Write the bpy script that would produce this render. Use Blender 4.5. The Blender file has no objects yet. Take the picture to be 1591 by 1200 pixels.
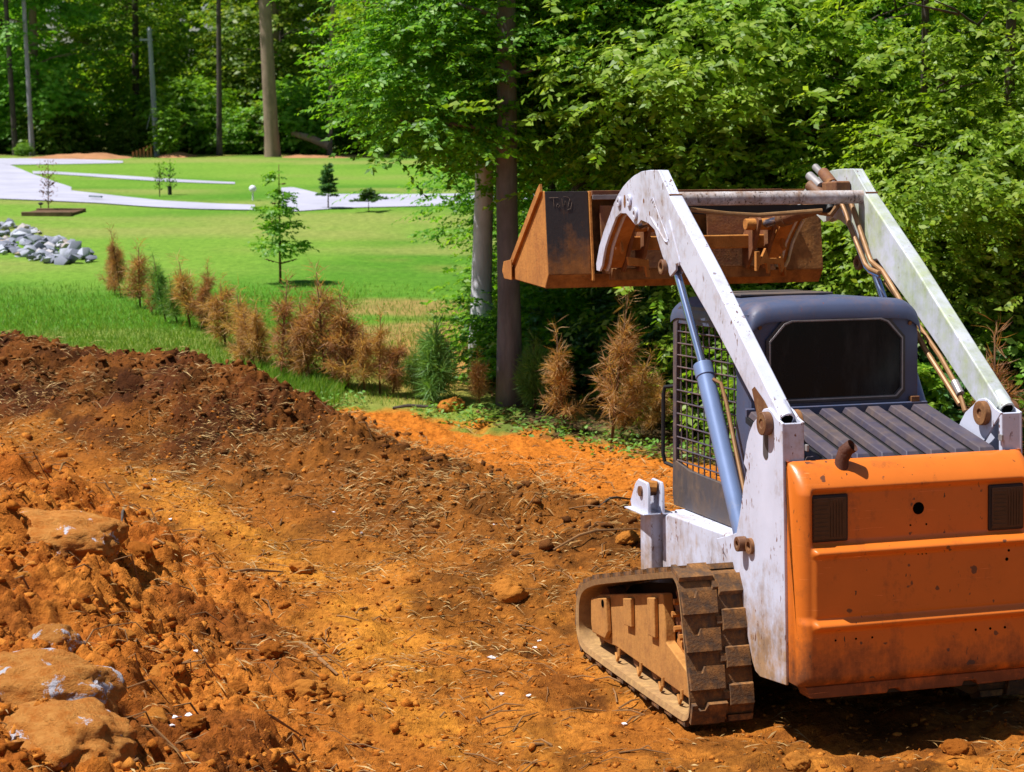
import bpy, bmesh, math, random
import numpy as np
from mathutils import Matrix, Vector
rad = math.radians
SC = bpy.context.scene
COL = SC.collection

# ------------------------------------------------------------------ camera, sky, sun, exposure
FPX, IW, IH = 2764.1, 1591.0, 1200.0
PITCH = rad(9.25)
RX, RY, RZ = .0848, -.0167, .2742             # attitude of the loader seen from the camera
TM = np.array([1.8224, 8.2474, -1.6141])
def rot(rx, ry, rz):
    cx, sx, cy, sy, cz, sz = np.cos(rx), np.sin(rx), np.cos(ry), np.sin(ry), np.cos(rz), np.sin(rz)
    X = np.array([[1, 0, 0], [0, cx, -sx], [0, sx, cx]]); Y = np.array([[cy, 0, sy], [0, 1, 0], [-sy, 0, cy]])
    Z = np.array([[cz, -sz, 0], [sz, cz, 0], [0, 0, 1]])
    return X @ Y @ Z
PW = np.array([[1, 0, 0], [0, np.cos(PITCH), np.sin(PITCH)], [0, -np.sin(PITCH), np.cos(PITCH)]])
RW = PW @ rot(RX, RY, RZ)
TW = PW @ TM
HC = -float((RW @ np.array([0, 1.2, 0]) + TW)[2])   # camera height above the track's footprint
TW = TW + np.array([0, 0, HC])
cam = bpy.data.cameras.new('camera'); camo = bpy.data.objects.new('camera', cam); COL.objects.link(camo)
camo.location = (0, 0, HC); camo.rotation_euler = (math.pi/2 - PITCH, 0, 0)
cam.sensor_width = 36; cam.lens = 36*FPX/IW; cam.clip_end = 2000; cam.clip_start = .1
cam.dof.use_dof = True; cam.dof.focus_distance = 8.6; cam.dof.aperture_fstop = 6.3
SC.camera = camo
SUN_EL, SUN_DIR = rad(64), (-.996, -.09)         # direction to the sun, on the ground plane
w = bpy.data.worlds.new('World'); SC.world = w; w.use_nodes = True
nt = w.node_tree; nt.nodes.clear()
sky = nt.nodes.new('ShaderNodeTexSky'); sky.sky_type = 'NISHITA'; sky.sun_disc = False
sky.sun_elevation = SUN_EL; sky.sun_rotation = math.atan2(SUN_DIR[0], SUN_DIR[1])
bg = nt.nodes.new('ShaderNodeBackground'); bg.inputs[1].default_value = .052
wo = nt.nodes.new('ShaderNodeOutputWorld')
nt.links.new(sky.outputs[0], bg.inputs[0]); nt.links.new(bg.outputs[0], wo.inputs[0])
sl = bpy.data.lights.new('sun', 'SUN'); sl.energy = 5.0; sl.angle = rad(.5); sl.color = (1, .965, .92)
so = bpy.data.objects.new('sun', sl); COL.objects.link(so)
dv = Vector((SUN_DIR[0], SUN_DIR[1], math.tan(SUN_EL)*math.hypot(*SUN_DIR))).normalized()
so.rotation_euler = dv.to_track_quat('Z', 'Y').to_euler(); so.location = (-20, 10, 40)
vs = SC.view_settings; vs.view_transform = 'Standard'; vs.look = 'None'; vs.exposure = .55; vs.gamma = 1
SC.cycles.max_bounces = 6; SC.cycles.diffuse_bounces = 3; SC.cycles.transmission_bounces = 4
SC.cycles.sample_clamp_indirect = 4

# ------------------------------------------------------------------ numeric helpers
_T = np.random.RandomState(7).rand(8, 256, 256)
def vn(x, y, s=0):
    t = _T[s % 8]; xi = np.floor(x).astype(int); yi = np.floor(y).astype(int)
    fx = x-xi; fy = y-yi; fx = fx*fx*fx*(fx*(fx*6-15)+10); fy = fy*fy*fy*(fy*(fy*6-15)+10)
    a, b, c, d = (t[(xi+i) & 255, (yi+j) & 255] for i, j in ((0, 0), (1, 0), (0, 1), (1, 1)))
    return (a+(b-a)*fx)*(1-fy)+(c+(d-c)*fx)*fy - .5
def fbm(x, y, sc, octv=4, s=0, gain=.5):
    r = 0; a = 1; f = 1/sc
    for o in range(octv):
        r = r + a*vn(x*f+17.3*o+s*5.1, y*f-9.7*o+s*3.7, s+o); a *= gain; f *= 2.03
    return r
def worley(x, y, sc, s=0):
    x = x/sc; y = y/sc; xi = np.floor(x).astype(int); yi = np.floor(y).astype(int)
    best = np.full(x.shape, 9.); hid = np.zeros(x.shape)
    for i in (-1, 0, 1):
        for j in (-1, 0, 1):
            cx = (xi+i) & 255; cy = (yi+j) & 255
            px = xi+i+_T[s % 8][cx, cy]; py = yi+j+_T[(s+1) % 8][cx, cy]
            d = (px-x)**2+(py-y)**2; m = d < best
            best = np.where(m, d, best); hid = np.where(m, _T[(s+2) % 8][cx, cy], hid)
    return np.sqrt(best), hid
def sst(a, b, v):
    t = np.clip((v-a)/(b-a), 0, 1); return t*t*(3-2*t)
def seg_dist(x, y, P):
    """distance to a polyline of (x, y, value): distance, value there, signed side"""
    best = np.full(np.shape(x), 1e9); val = np.zeros(np.shape(x)); side = np.zeros(np.shape(x))
    for (ax, ay, av), (bx, by, bv) in zip(P[:-1], P[1:]):
        dx, dy = bx-ax, by-ay; L = dx*dx+dy*dy
        t = np.clip(((x-ax)*dx+(y-ay)*dy)/L, 0, 1)
        d = np.hypot(x-ax-t*dx, y-ay-t*dy); m = d < best
        best = np.where(m, d, best); val = np.where(m, av+t*(bv-av), val)
        side = np.where(m, dx*(y-ay)-dy*(x-ax), side)
    return best, val, np.sign(side)

# ------------------------------------------------------------------ terrain
TOE = np.array([(3.0, .55), (5.5, .1), (7.4, -.5), (9.2, -1.15), (10.8, -1.75), (12.6, -2.9), (14.6, -4.5), (17, -7.5)])
CREST = [(-10, 16.4, .74), (-4.6, 16.0, .73), (-3.9, 15.8, .66), (-3.34, 15.5, .69), (-2.4, 15, .61), (-1.8, 14.5, .48), (-1.4, 14, .36),
         (-.45, 13, .19), (.45, 12.2, .13), (1.2, 11.6, .14), (2.6, 11.5, .08)]
YB = np.array([(-12, 17.2), (-4.6, 16.6), (-2.4, 15.7), (-1.8, 15.7), (-1.16, 16.1), (-.25, 15.5), (.56, 14.8), (1.2, 14.1), (2.5, 13.2), (6, 12.2), (12, 11)])
LF = RW.T
def masks(x, y):
    yb = np.interp(x, YB[:, 0], YB[:, 1])
    s = .83*(np.interp(y, TOE[:, 0], TOE[:, 1]) - x) + .35*fbm(x, y, .9, 3, 2)
    d, hc, side = seg_dist(x, y, CREST)
    return yb, s, d, hc, side
def base_h(x, y, m=None):
    yb, s, d, hc, side = m if m is not None else masks(x, y)
    z = .26*sst(10, 14.6, y)*sst(.5, -3, x)
    z = z + .12*sst(yb-1.6, yb+1, y)*sst(-1.5, .5, x)
    mx = (x-TW[0])*RW[0, 0]+(y-TW[1])*RW[1, 0]; my = (x-TW[0])*RW[0, 1]+(y-TW[1])*RW[1, 1]
    pl = TW[2] + mx*RW[2, 0] + my*RW[2, 1] - .02
    k = sst(2.1, 1.1, np.abs(mx))*sst(3.1, 2.3, my)*sst(-1.5, -.2, my)
    z = z*(1-k) + pl*k
    z = z + .16*np.exp(-((mx+.2)/1.6)**2-((my+1.15)/.42)**2)                       # spoil heap behind the loader
    pile = .62*sst(-.1, 1.5, s) + .2*sst(.8, 3, s)
    z = z + pile
    wd = np.where(side < 0, .95, .55)*np.interp(hc, [.1, .5, .75], [.75, 1, 1.1])
    z = z + np.maximum(hc-z, 0)*np.exp(-(d/wd)**2)*(1-k)
    lawn = sst(yb-.2, yb+1.2, y)
    zl = .22+.38*sst(18, 42, y)+.05*fbm(x, y, 6, 2, 5)
    zl = zl - .25*sst(-.02*y, -.02*y+3, x)*sst(40, 25, y)
    return z*(1-lawn)+zl*lawn
def detail_h(x, y, m):
    yb, s, d, hc, side = m
    inl = sst(yb-.1, yb+.6, y); dirt = 1-inl
    pile = sst(-.15, .35, s)*dirt
    rid = np.exp(-(d/1.05)**2)*dirt*(1-pile)
    h = pile*(.17*fbm(x, y, .55, 4, 1)+.10*(.25-np.abs(fbm(x, y, .16, 4, 3))))
    for sc, a, k in ((.28, .06, 0), (.13, .032, 2), (.06, .026, 4), (.032, .018, 1)):
        dd, hid = worley(x+.3*sc*vn(x/sc*2, y/sc*2, 1), y+.3*sc*vn(x/sc*2, y/sc*2, 5), sc, k)
        bump = np.clip(1.05-(dd/.6)**2, 0, 1)**.6*sst(.3, .75, hid)
        h = h + a*bump*(pile*sst(-.3, .25, fbm(x, y, .8, 2, k)+.1) + rid*(.45+.55*sst(.15, .45, hc))*(.55 if sc > .2 else .95) + .24*dirt)
    rk = .45+.55*sst(.15, .45, hc)
    h = h + rid*rk*(.20*fbm(x, y, .5, 4, 6)+.08*fbm(x, y, .1, 3, 2))
    h = h + dirt*(1-pile)*(1-rid)*(.055*fbm(x, y, .7, 4, 4)+.032*fbm(x, y, .10, 4, 0))
    rut = np.interp(y, [5, 7, 9, 11, 13, 15], [.55, .25, -.3, -1.0, -2.3, -4.6])
    for o in (.0, .75):
        h = h - dirt*(1-pile)*.035*np.exp(-((x-rut-o)/.17)**2)*sst(15, 13, y)
    return h + inl*.02*fbm(x, y, .4, 3, 3)*sst(28, 20, y)*sst(11, 7, np.abs(x))
def H(x, y):
    x = np.atleast_1d(np.asarray(x, float)); y = np.atleast_1d(np.asarray(y, float)); m = masks(x, y)
    return base_h(x, y, m)+detail_h(x, y, m)
def h1(x, y): return float(H(x, y)[0])
def raydir(u, v):
    return PW @ np.array([(u-IW/2)/FPX, 1, (IH/2-v)/FPX])
def at(u, v):
    """where on the ground the photograph's point (u, v) stands"""
    r = raydir(u, v); t = np.concatenate([np.arange(4, 25, .02), np.arange(25, 140, .15)])
    below = HC+r[2]*t < base_h(r[0]*t, r[1]*t)
    k = int(np.argmax(below)) if below.any() else len(t)-1
    x, y = r[0]*t[k], r[1]*t[k]
    return Vector((x, y, h1(x, y)))
def at_depth(u, v, D):
    r = raydir(u, v); return Vector((r[0]*D/r[1], D, HC+r[2]*D/r[1]))

# ------------------------------------------------------------------ materials
MATS = {}
def nodes(name):
    m = bpy.data.materials.new(name); m.use_nodes = True; n = m.node_tree
    return m, n, n.nodes['Principled BSDF'], n.nodes['Material Output']
def N(n, typ, **kw):
    o = n.nodes.new(typ)
    for k, v in kw.items():
        if k.startswith('i_'):
            key = k[2:]; o.inputs[int(key) if key.isdigit() else key.replace('_', ' ')].default_value = v
        else: setattr(o, k, v)
    return o
def mixc(n, fac, a, b, mode='MIX'):
    o = n.nodes.new('ShaderNodeMix'); o.data_type = 'RGBA'; o.blend_type = mode
    for k, v in ((0, fac), (6, a), (7, b)):
        if hasattr(v, 'is_linked'): n.links.new(v, o.inputs[k])
        elif k == 0: o.inputs[0].default_value = v
        else: o.inputs[k].default_value = (*v, 1) if len(v) == 3 else v
    return o.outputs[2]
def ramp(n, src, stops):
    o = n.nodes.new('ShaderNodeValToRGB'); e = o.color_ramp.elements
    while len(e) < len(stops): e.new(.5)
    for q, (p, c) in zip(e, stops):
        q.position = p; q.color = (*c, 1) if isinstance(c, tuple) else (c, c, c, 1)
    n.links.new(src, o.inputs[0]); return o.outputs[0]
def mathn(n, op, a, b=0.):
    o = n.nodes.new('ShaderNodeMath'); o.operation = op
    for k, v in ((0, a), (1, b)):
        if hasattr(v, 'is_linked'): n.links.new(v, o.inputs[k])
        else: o.inputs[k].default_value = v
    return o.outputs[0]
def noise(n, sc, det=5, rough=.6, vec=None, dist=0):
    o = N(n, 'ShaderNodeTexNoise', i_Scale=sc, i_Detail=det, i_Roughness=rough, i_Distortion=dist)
    if vec is not None: n.links.new(vec, o.inputs[0])
    return o.outputs[0]
def coords(n, scale=None):
    t = n.nodes.new('ShaderNodeTexCoord').outputs['Object']
    if scale:
        mp = N(n, 'ShaderNodeMapping'); mp.inputs['Scale'].default_value = scale
        n.links.new(t, mp.inputs[0]); return mp.outputs[0]
    return t
def bump(n, p, src, st=.3, dist=.01):
    b = N(n, 'ShaderNodeBump', i_Strength=st, i_Distance=dist)
    n.links.new(src, b.inputs['Height']); n.links.new(b.outputs[0], p.inputs['Normal']); return b
def weathered(name, base, dirt=(.30, .115, .025), amount=.4, low=None, chips=0, chip_col=(.11, .04, .015), rough=.5, spec=.5,
              metal=0, scratch=0, bumpst=.15, vary=.12, scale=1):
    """painted or bare metal with dust, splash dirt towards the ground, chips and streaks of rust"""
    m, n, p, o = nodes(name); c = coords(n)
    big = noise(n, 3*scale, 6, .65, c); fine = noise(n, 38*scale, 4, .6, c); streak = noise(n, 9*scale, 5, .7, coords(n, (1.2, 1.2, .22)))
    b2 = tuple(min(1, q*(1-vary*1.5)) for q in base)
    col = mixc(n, ramp(n, big, [(.35, 0.), (.65, 1.)]), base, b2)
    dm = mathn(n, 'ADD', mathn(n, 'MULTIPLY', big, .6), mathn(n, 'MULTIPLY', streak, .4))
    if low:
        sx = N(n, 'ShaderNodeSeparateXYZ'); n.links.new(c, sx.inputs[0])
        mr = N(n, 'ShaderNodeMapRange', i_1=low[0], i_2=low[1], i_3=low[2] if len(low) > 2 else .35, i_4=0.); n.links.new(sx.outputs[2], mr.inputs[0])
        dm = mathn(n, 'ADD', dm, mr.outputs[0])
    dm = mathn(n, 'ADD', dm, mathn(n, 'MULTIPLY', mathn(n, 'SUBTRACT', noise(n, 17*scale, 6, .7, c), .5), .42))
    dmask = ramp(n, dm, [(max(0, .78-amount), 0.), (min(1, .98-amount*.7), 1.)])
    dcol = mixc(n, ramp(n, noise(n, 11*scale, 6, .7, c), [(.33, 0.), (.67, 1.)]), tuple(q*.55 for q in dirt), tuple(min(1, q*1.2) for q in dirt))
    col = mixc(n, mathn(n, 'MULTIPLY', dmask, .9), col, dcol)
    if chips:
        ch = noise(n, 46*scale, 3, .55, coords(n, (1, 1, .38)))
        ch2 = mathn(n, 'MULTIPLY', ramp(n, ch, [(.735-chips*.07, 0.), (.755-chips*.07, 1.)]), ramp(n, noise(n, 2.6, 3, .5, c), [(.46, 0.), (.56, 1.)]))
        col = mixc(n, ch2, col, chip_col)
    if scratch:
        mp2 = N(n, 'ShaderNodeMapping'); mp2.inputs['Scale'].default_value = (.8, .8, 26); mp2.inputs['Rotation'].default_value = (0, .35, 0); n.links.new(c, mp2.inputs[0])
        sc = noise(n, 5, 2, .5, mp2.outputs[0], .6); sc2 = mathn(n, 'MULTIPLY', ramp(n, sc, [(.70, 0.), (.712, 1.), (.72, 1.), (.735, 0.)]), ramp(n, noise(n, 3.1, 3, .5, c), [(.5, 0.), (.6, 1.)]))
        col = mixc(n, mathn(n, 'MULTIPLY', sc2, scratch), col, tuple(min(1, q*1.5+.08) for q in base))
        cells = noise(n, 16, 2, .4, c)
        col = mixc(n, mathn(n, 'MULTIPLY', ramp(n, cells, [(.72, 0.), (.74, 1.)]), .8), col, (.05, .035, .03))
    n.links.new(col, p.inputs['Base Color'])
    n.links.new(mathn(n, 'ADD', mathn(n, 'MULTIPLY', dmask, .35), rough), p.inputs['Roughness'])
    p.inputs['Metallic'].default_value = metal; p.inputs['Specular IOR Level'].default_value = spec
    bump(n, p, mathn(n, 'ADD', fine, mathn(n, 'MULTIPLY', dmask, .6)), bumpst, .004)
    MATS[name] = m; return m
def plain(name, base, rough=.6, metal=0, spec=.4, var=.3, sc=12, bst=0):
    m, n, p, o = nodes(name); f = noise(n, sc, 5, .6, coords(n))
    n.links.new(mixc(n, ramp(n, f, [(.3, 0.), (.7, 1.)]), tuple(q*(1-var) for q in base), tuple(min(1, q*(1+var)) for q in base)), p.inputs['Base Color'])
    p.inputs['Roughness'].default_value = rough; p.inputs['Metallic'].default_value = metal; p.inputs['Specular IOR Level'].default_value = spec
    if bst: bump(n, p, noise(n, sc*3, 5, .65, coords(n)), bst, .02)
    MATS[name] = m; return m
def leafmat(name, cols, trans=.35, rough=.45, objvar=.25):
    m, n, p, o = nodes(name); g = n.nodes.new('ShaderNodeNewGeometry')
    col = ramp(n, g.outputs['Random Per Island'], [(i/(len(cols)-1), c) for i, c in enumerate(cols)])
    oi = n.nodes.new('ShaderNodeObjectInfo')
    hs = N(n, 'ShaderNodeHueSaturation'); n.links.new(col, hs.inputs['Color'])
    n.links.new(mathn(n, 'ADD', mathn(n, 'MULTIPLY', oi.outputs['Random'], objvar), 1-objvar/2), hs.inputs['Value'])
    n.links.new(mathn(n, 'ADD', mathn(n, 'MULTIPLY', oi.outputs['Random'], .03), .485), hs.inputs['Hue'])
    n.links.new(hs.outputs[0], p.inputs['Base Color']); p.inputs['Roughness'].default_value = rough; p.inputs['Specular IOR Level'].default_value = .35
    t = n.nodes.new('ShaderNodeBsdfTranslucent'); n.links.new(mixc(n, 1., hs.outputs[0], (1.25, 1.15, .5), 'MULTIPLY'), t.inputs[0])
    ms = N(n, 'ShaderNodeMixShader', i_0=trans); n.links.new(p.outputs[0], ms.inputs[1]); n.links.new(t.outputs[0], ms.inputs[2])
    n.links.new(ms.outputs[0], o.inputs[0]); MATS[name] = m; return m
def barkmat(name, a, b, sc=14):
    m, n, p, o = nodes(name); c = coords(n, (1, 1, .16)); f = noise(n, sc, 6, .7, c); f2 = noise(n, 2.2, 4, .6, coords(n))
    col = mixc(n, ramp(n, f, [(.35, 0.), (.65, 1.)]), a, b)
    col = mixc(n, ramp(n, f2, [(.5, 0.), (.62, .7)]), col, tuple(q*.6 for q in a))
    n.links.new(col, p.inputs['Base Color']); p.inputs['Roughness'].default_value = .85; p.inputs['Specular IOR Level'].default_value = .2
    bump(n, p, f, .6, .02); MATS[name] = m; return m

weathered('paint_white', (.62, .65, .80), (.36, .19, .055), .25, (.25, .88, .34), 1.6, (.16, .055, .018), rough=.4, bumpst=.08, vary=.10)
weathered('arm_white', (.62, .65, .80), (.30, .19, .08), .29, None, 1.5, (.14, .05, .018), rough=.38, bumpst=.07, vary=.10)
weathered('arm_mossy', (.57, .60, .70), (.34, .42, .10), .40, None, .8, (.14, .05, .018), rough=.42, bumpst=.07, vary=.10)
weathered('tube_dirty', (.66, .66, .70), (.24, .11, .035), .47, None, 2.2, (.05, .025, .012), rough=.5, bumpst=.3, scale=1.8)
weathered('paint_orange', (.70, .172, .019), (.14, .042, .011), .22, (.25, .58, .36), .7, (.05, .03, .018), rough=.34, scratch=.7, bumpst=.09, vary=.07)
weathered('cab_blue', (.072, .090, .165), (.16, .10, .10), .30, None, .3, (.22, .06, .03), rough=.48, bumpst=.06)
weathered('cab_grey', (.075, .064, .068), (.22, .13, .07), .34, None, .3, (.03, .03, .03), rough=.6)
weathered('screen_paint', (.075, .065, .09), (.28, .16, .09), .33, None, 0, rough=.5)
weathered('vent_paint', (.062, .053, .085), (.15, .10, .075), .36, None, 0, rough=.55)
weathered('bucket_rust', (.42, .185, .040), (.10, .042, .018), .42, None, .8, (.05, .02, .01), rough=.75, bumpst=.6, scale=1.6)
weathered('bucket_mud', (.50, .20, .035), (.32, .10, .015), .35, None, .8, (.09, .03, .01), rough=.85, bumpst=.7, scale=1.8)
weathered('bucket_dark', (.035, .026, .024), (.34, .13, .028), .22, (2.02, 2.42, .5), .3, (.2, .1, .04), rough=.62, bumpst=.3)
weathered('rust_brown', (.17, .062, .025), (.36, .17, .05), .35, None, .4, (.03, .02, .015), rough=.7, bumpst=.5, scale=2)
weathered('pin_rust', (.15, .060, .024), (.36, .20, .07), .30, None, .3, rough=.6, bumpst=.4, scale=3)
weathered('rubber', (.066, .038, .022), (.36, .155, .038), .41, None, 0, rough=.85, bumpst=.7, scale=2.6)
weathered('belt_side', (.30, .165, .07), (.50, .30, .11), .45, None, 0, rough=.85, bumpst=.3, scale=2)
weathered('frame_mud', (.50, .225, .05), (.27, .10, .02), .32, None, .3, (.12, .05, .02), rough=.85, bumpst=.5, scale=1.6)
weathered('barrel_steel', (.20, .28, .50), (.40, .33, .22), .22, None, 0, rough=.4, metal=.25, bumpst=.05)
weathered('copper_line', (.30, .155, .06), (.42, .27, .13), .3, None, 0, rough=.5, metal=.2)
plain('chrome', (.45, .55, .80), .15, .9, .5, .1)
plain('black_metal', (.012, .012, .014), .6); plain('hole_black', (.003, .003, .003), .9, spec=0)
plain('rubber_seal', (.045, .04, .042), .45); plain('lamp_lens', (.055, .022, .012), .28, spec=.5, var=.25, sc=30)
plain('lamp_frame', (.02, .012, .01), .5); plain('seat_vinyl', (.012, .012, .013), .6)
plain('scratch', (.20, .14, .10), .7); plain('exhaust', (.10, .04, .025), .7, .3, bst=.3); plain('fitting', (.30, .28, .28), .5, .3)
m, n, p, o = nodes('dark_glass'); p.inputs['Base Color'].default_value = (.004, .004, .006, 1); p.inputs['Specular IOR Level'].default_value = .18
n.links.new(ramp(n, noise(n, 5, 5, .6, coords(n)), [(.3, .10), (.8, .35)]), p.inputs['Roughness']); n.links.new(ramp(n, noise(n, 3, 6, .7, coords(n, (2.5, 1, .7))), [(.45, (.004, .004, .006)), (.75, (.030, .027, .026))]), p.inputs['Base Color']); MATS['dark_glass'] = m
# the ground: soil and turf colours live in a colour attribute, grain comes from noise
m, n, p, o = nodes('ground'); c = coords(n)
at_ = n.nodes.new('ShaderNodeAttribute'); at_.attribute_name = 'soil'; gm = n.nodes.new('ShaderNodeAttribute'); gm.attribute_name = 'turf'
f1 = noise(n, 30, 8, .7, c); f2 = noise(n, 7, 6, .65, c, .5); fl = noise(n, 55, 4, .6, coords(n, (1, .35, 1)), 1.5)
col = mixc(n, ramp(n, f1, [(.30, (.45, .42, .40)), (.52, (1., 1., 1.)), (.74, (1.3, 1.35, 1.5))]), (0, 0, 0), (1, 1, 1))
v = mixc(n, 1., at_.outputs['Color'], ramp(n, f1, [(.28, (.42, .38, .36)), (.5, (1., 1., 1.)), (.72, (1.35, 1.42, 1.6))]), 'MULTIPLY')
v = mixc(n, ramp(n, f2, [(.45, 0.), (.68, .45)]), v, mixc(n, 1., v, (.52, .46, .42), 'MULTIPLY'))
gcol = mixc(n, 1., at_.outputs['Color'], ramp(n, noise(n, 9, 7, .75, coords(n, (1, .5, 1))), [(.3, (.62, .70, .6)), (.7, (1.3, 1.25, 1.3))]), 'MULTIPLY')
n.links.new(mixc(n, gm.outputs['Fac'], v, gcol), p.inputs['Base Color'])
p.inputs['Roughness'].default_value = .92; p.inputs['Specular IOR Level'].default_value = .12
bump(n, p, mathn(n, 'ADD', mathn(n, 'MULTIPLY', f1, .7), mathn(n, 'MULTIPLY', fl, .5)), .9, .03); MATS['ground'] = m
def clodmat(name, a, b, c3):
    m, n, p, o = nodes(name); g = n.nodes.new('ShaderNodeNewGeometry')
    col = ramp(n, g.outputs['Random Per Island'], [(0, a), (.55, b), (1, c3)]); c = coords(n)
    col = mixc(n, 1., col, ramp(n, noise(n, 45, 6, .7, c), [(.3, (.5, .47, .45)), (.7, (1.3, 1.3, 1.35))]), 'MULTIPLY')
    n.links.new(col, p.inputs['Base Color']); p.inputs['Roughness'].default_value = .95; p.inputs['Specular IOR Level'].default_value = .1
    bump(n, p, noise(n, 70, 6, .7, c), .8, .012); MATS[name] = m
clodmat('clod_clay', (.28, .080, .009), (.45, .145, .017), (.57, .22, .035))
clodmat('clod_brown', (.085, .030, .008), (.17, .062, .014), (.28, .11, .025))
def bouldermat(name, white):
    m, n, p, o = nodes(name); c = coords(n)
    col = mixc(n, ramp(n, noise(n, 5, 7, .7, c), [(.35, 0.), (.65, 1.)]), (.44, .140, .020), (.60, .27, .065))
    wm = ramp(n, noise(n, 1.9, 7, .68, c, .3), [(white, 0.), (white+.035, 1.)])
    col = mixc(n, wm, col, (.62, .60, .66))
    n.links.new(col, p.inputs['Base Color']); p.inputs['Roughness'].default_value = .9; p.inputs['Specular IOR Level'].default_value = .15
    bump(n, p, noise(n, 20, 8, .72, c), .9, .03); MATS[name] = m
bouldermat('boulder_clay', .61); bouldermat('boulder_pale', .555)
m, n, p, o = nodes('riprap'); oi = n.nodes.new('ShaderNodeObjectInfo')
col = ramp(n, oi.outputs['Random'], [(0, (.13, .14, .19)), (.5, (.29, .31, .39)), (.85, (.45, .47, .55)), (1, (.33, .25, .18))])
n.links.new(mixc(n, 1., col, ramp(n, noise(n, 14, 5, .6, coords(n)), [(.3, (.7, .7, .7)), (.7, (1.2, 1.2, 1.2))]), 'MULTIPLY'), p.inputs['Base Color'])
p.inputs['Roughness'].default_value = .8; MATS['riprap'] = m
plain('concrete', (.37, .37, .46), .85, sc=.9, var=.14); plain('timber', (.16, .095, .055), .85, sc=6, var=.35); plain('mulch', (.10, .05, .02), .95, sc=20, var=.4)
plain('red_dirt', (.36, .17, .075), .95, sc=2, var=.25); plain('pole_grey', (.20, .24, .25), .6, sc=3, var=.2); plain('white_plastic', (.75, .76, .85), .4, var=.02)
plain('picket', (.40, .17, .06), .85, sc=2); plain('stick', (.22, .11, .04), .9, sc=9, var=.35); plain('scrap', (.72, .70, .74), .7, var=.05)
barkmat('bark_grey', (.36, .34, .38), (.20, .185, .20)); barkmat('bark_dark', (.055, .045, .04), (.11, .09, .075)); barkmat('bark_brown', (.30, .22, .16), (.20, .145, .105), 8)
barkmat('bark_pale', (.78, .76, .84), (.46, .44, .48), 6); barkmat('bark_slate', (.20, .18, .19), (.12, .105, .11), 12)
barkmat('twig_brown', (.10, .05, .025), (.17, .09, .045))
leafmat('leaf_main', [(.06, .165, .010), (.115, .285, .014), (.185, .39, .022), (.28, .48, .04)], .55)
leafmat('leaf_bright', [(.10, .23, .012), (.18, .37, .018), (.28, .49, .035), (.39, .57, .10)], .55)
leafmat('leaf_far', [(.07, .18, .016), (.13, .29, .02), (.21, .39, .03), (.37, .49, .06)], .55, objvar=.5)
leafmat('leaf_lime', [(.10, .24, .015), (.17, .36, .025), (.26, .45, .05)], .5)
leafmat('leaf_teal', [(.05, .14, .04), (.08, .20, .06), (.12, .26, .07)], .35)
leafmat('leaf_red', [(.20, .05, .03), (.28, .09, .05), (.14, .05, .03)], .3)
leafmat('needle_brown', [(.36, .17, .06), (.50, .27, .11), (.56, .34, .16), (.28, .12, .05)], .45, .6, .35)
leafmat('needle_green', [(.10, .20, .04), (.16, .30, .06), (.25, .38, .10)], .4, .5)
leafmat('grass_blade', [(.09, .22, .014), (.145, .30, .022), (.21, .35, .04), (.30, .37, .08)], .4, .5, 0)
leafmat('straw', [(.12, .05, .015), (.40, .22, .075), (.22, .09, .025), (.58, .40, .18), (.30, .13, .04)], .1, .7, 0)
leafmat('weed', [(.10, .27, .03), (.16, .36, .06), (.24, .42, .10)], .35, .5)
leafmat('litter_leaf', [(.16, .09, .03), (.26, .13, .05), (.10, .12, .02)], .2, .7, 0)

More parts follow.
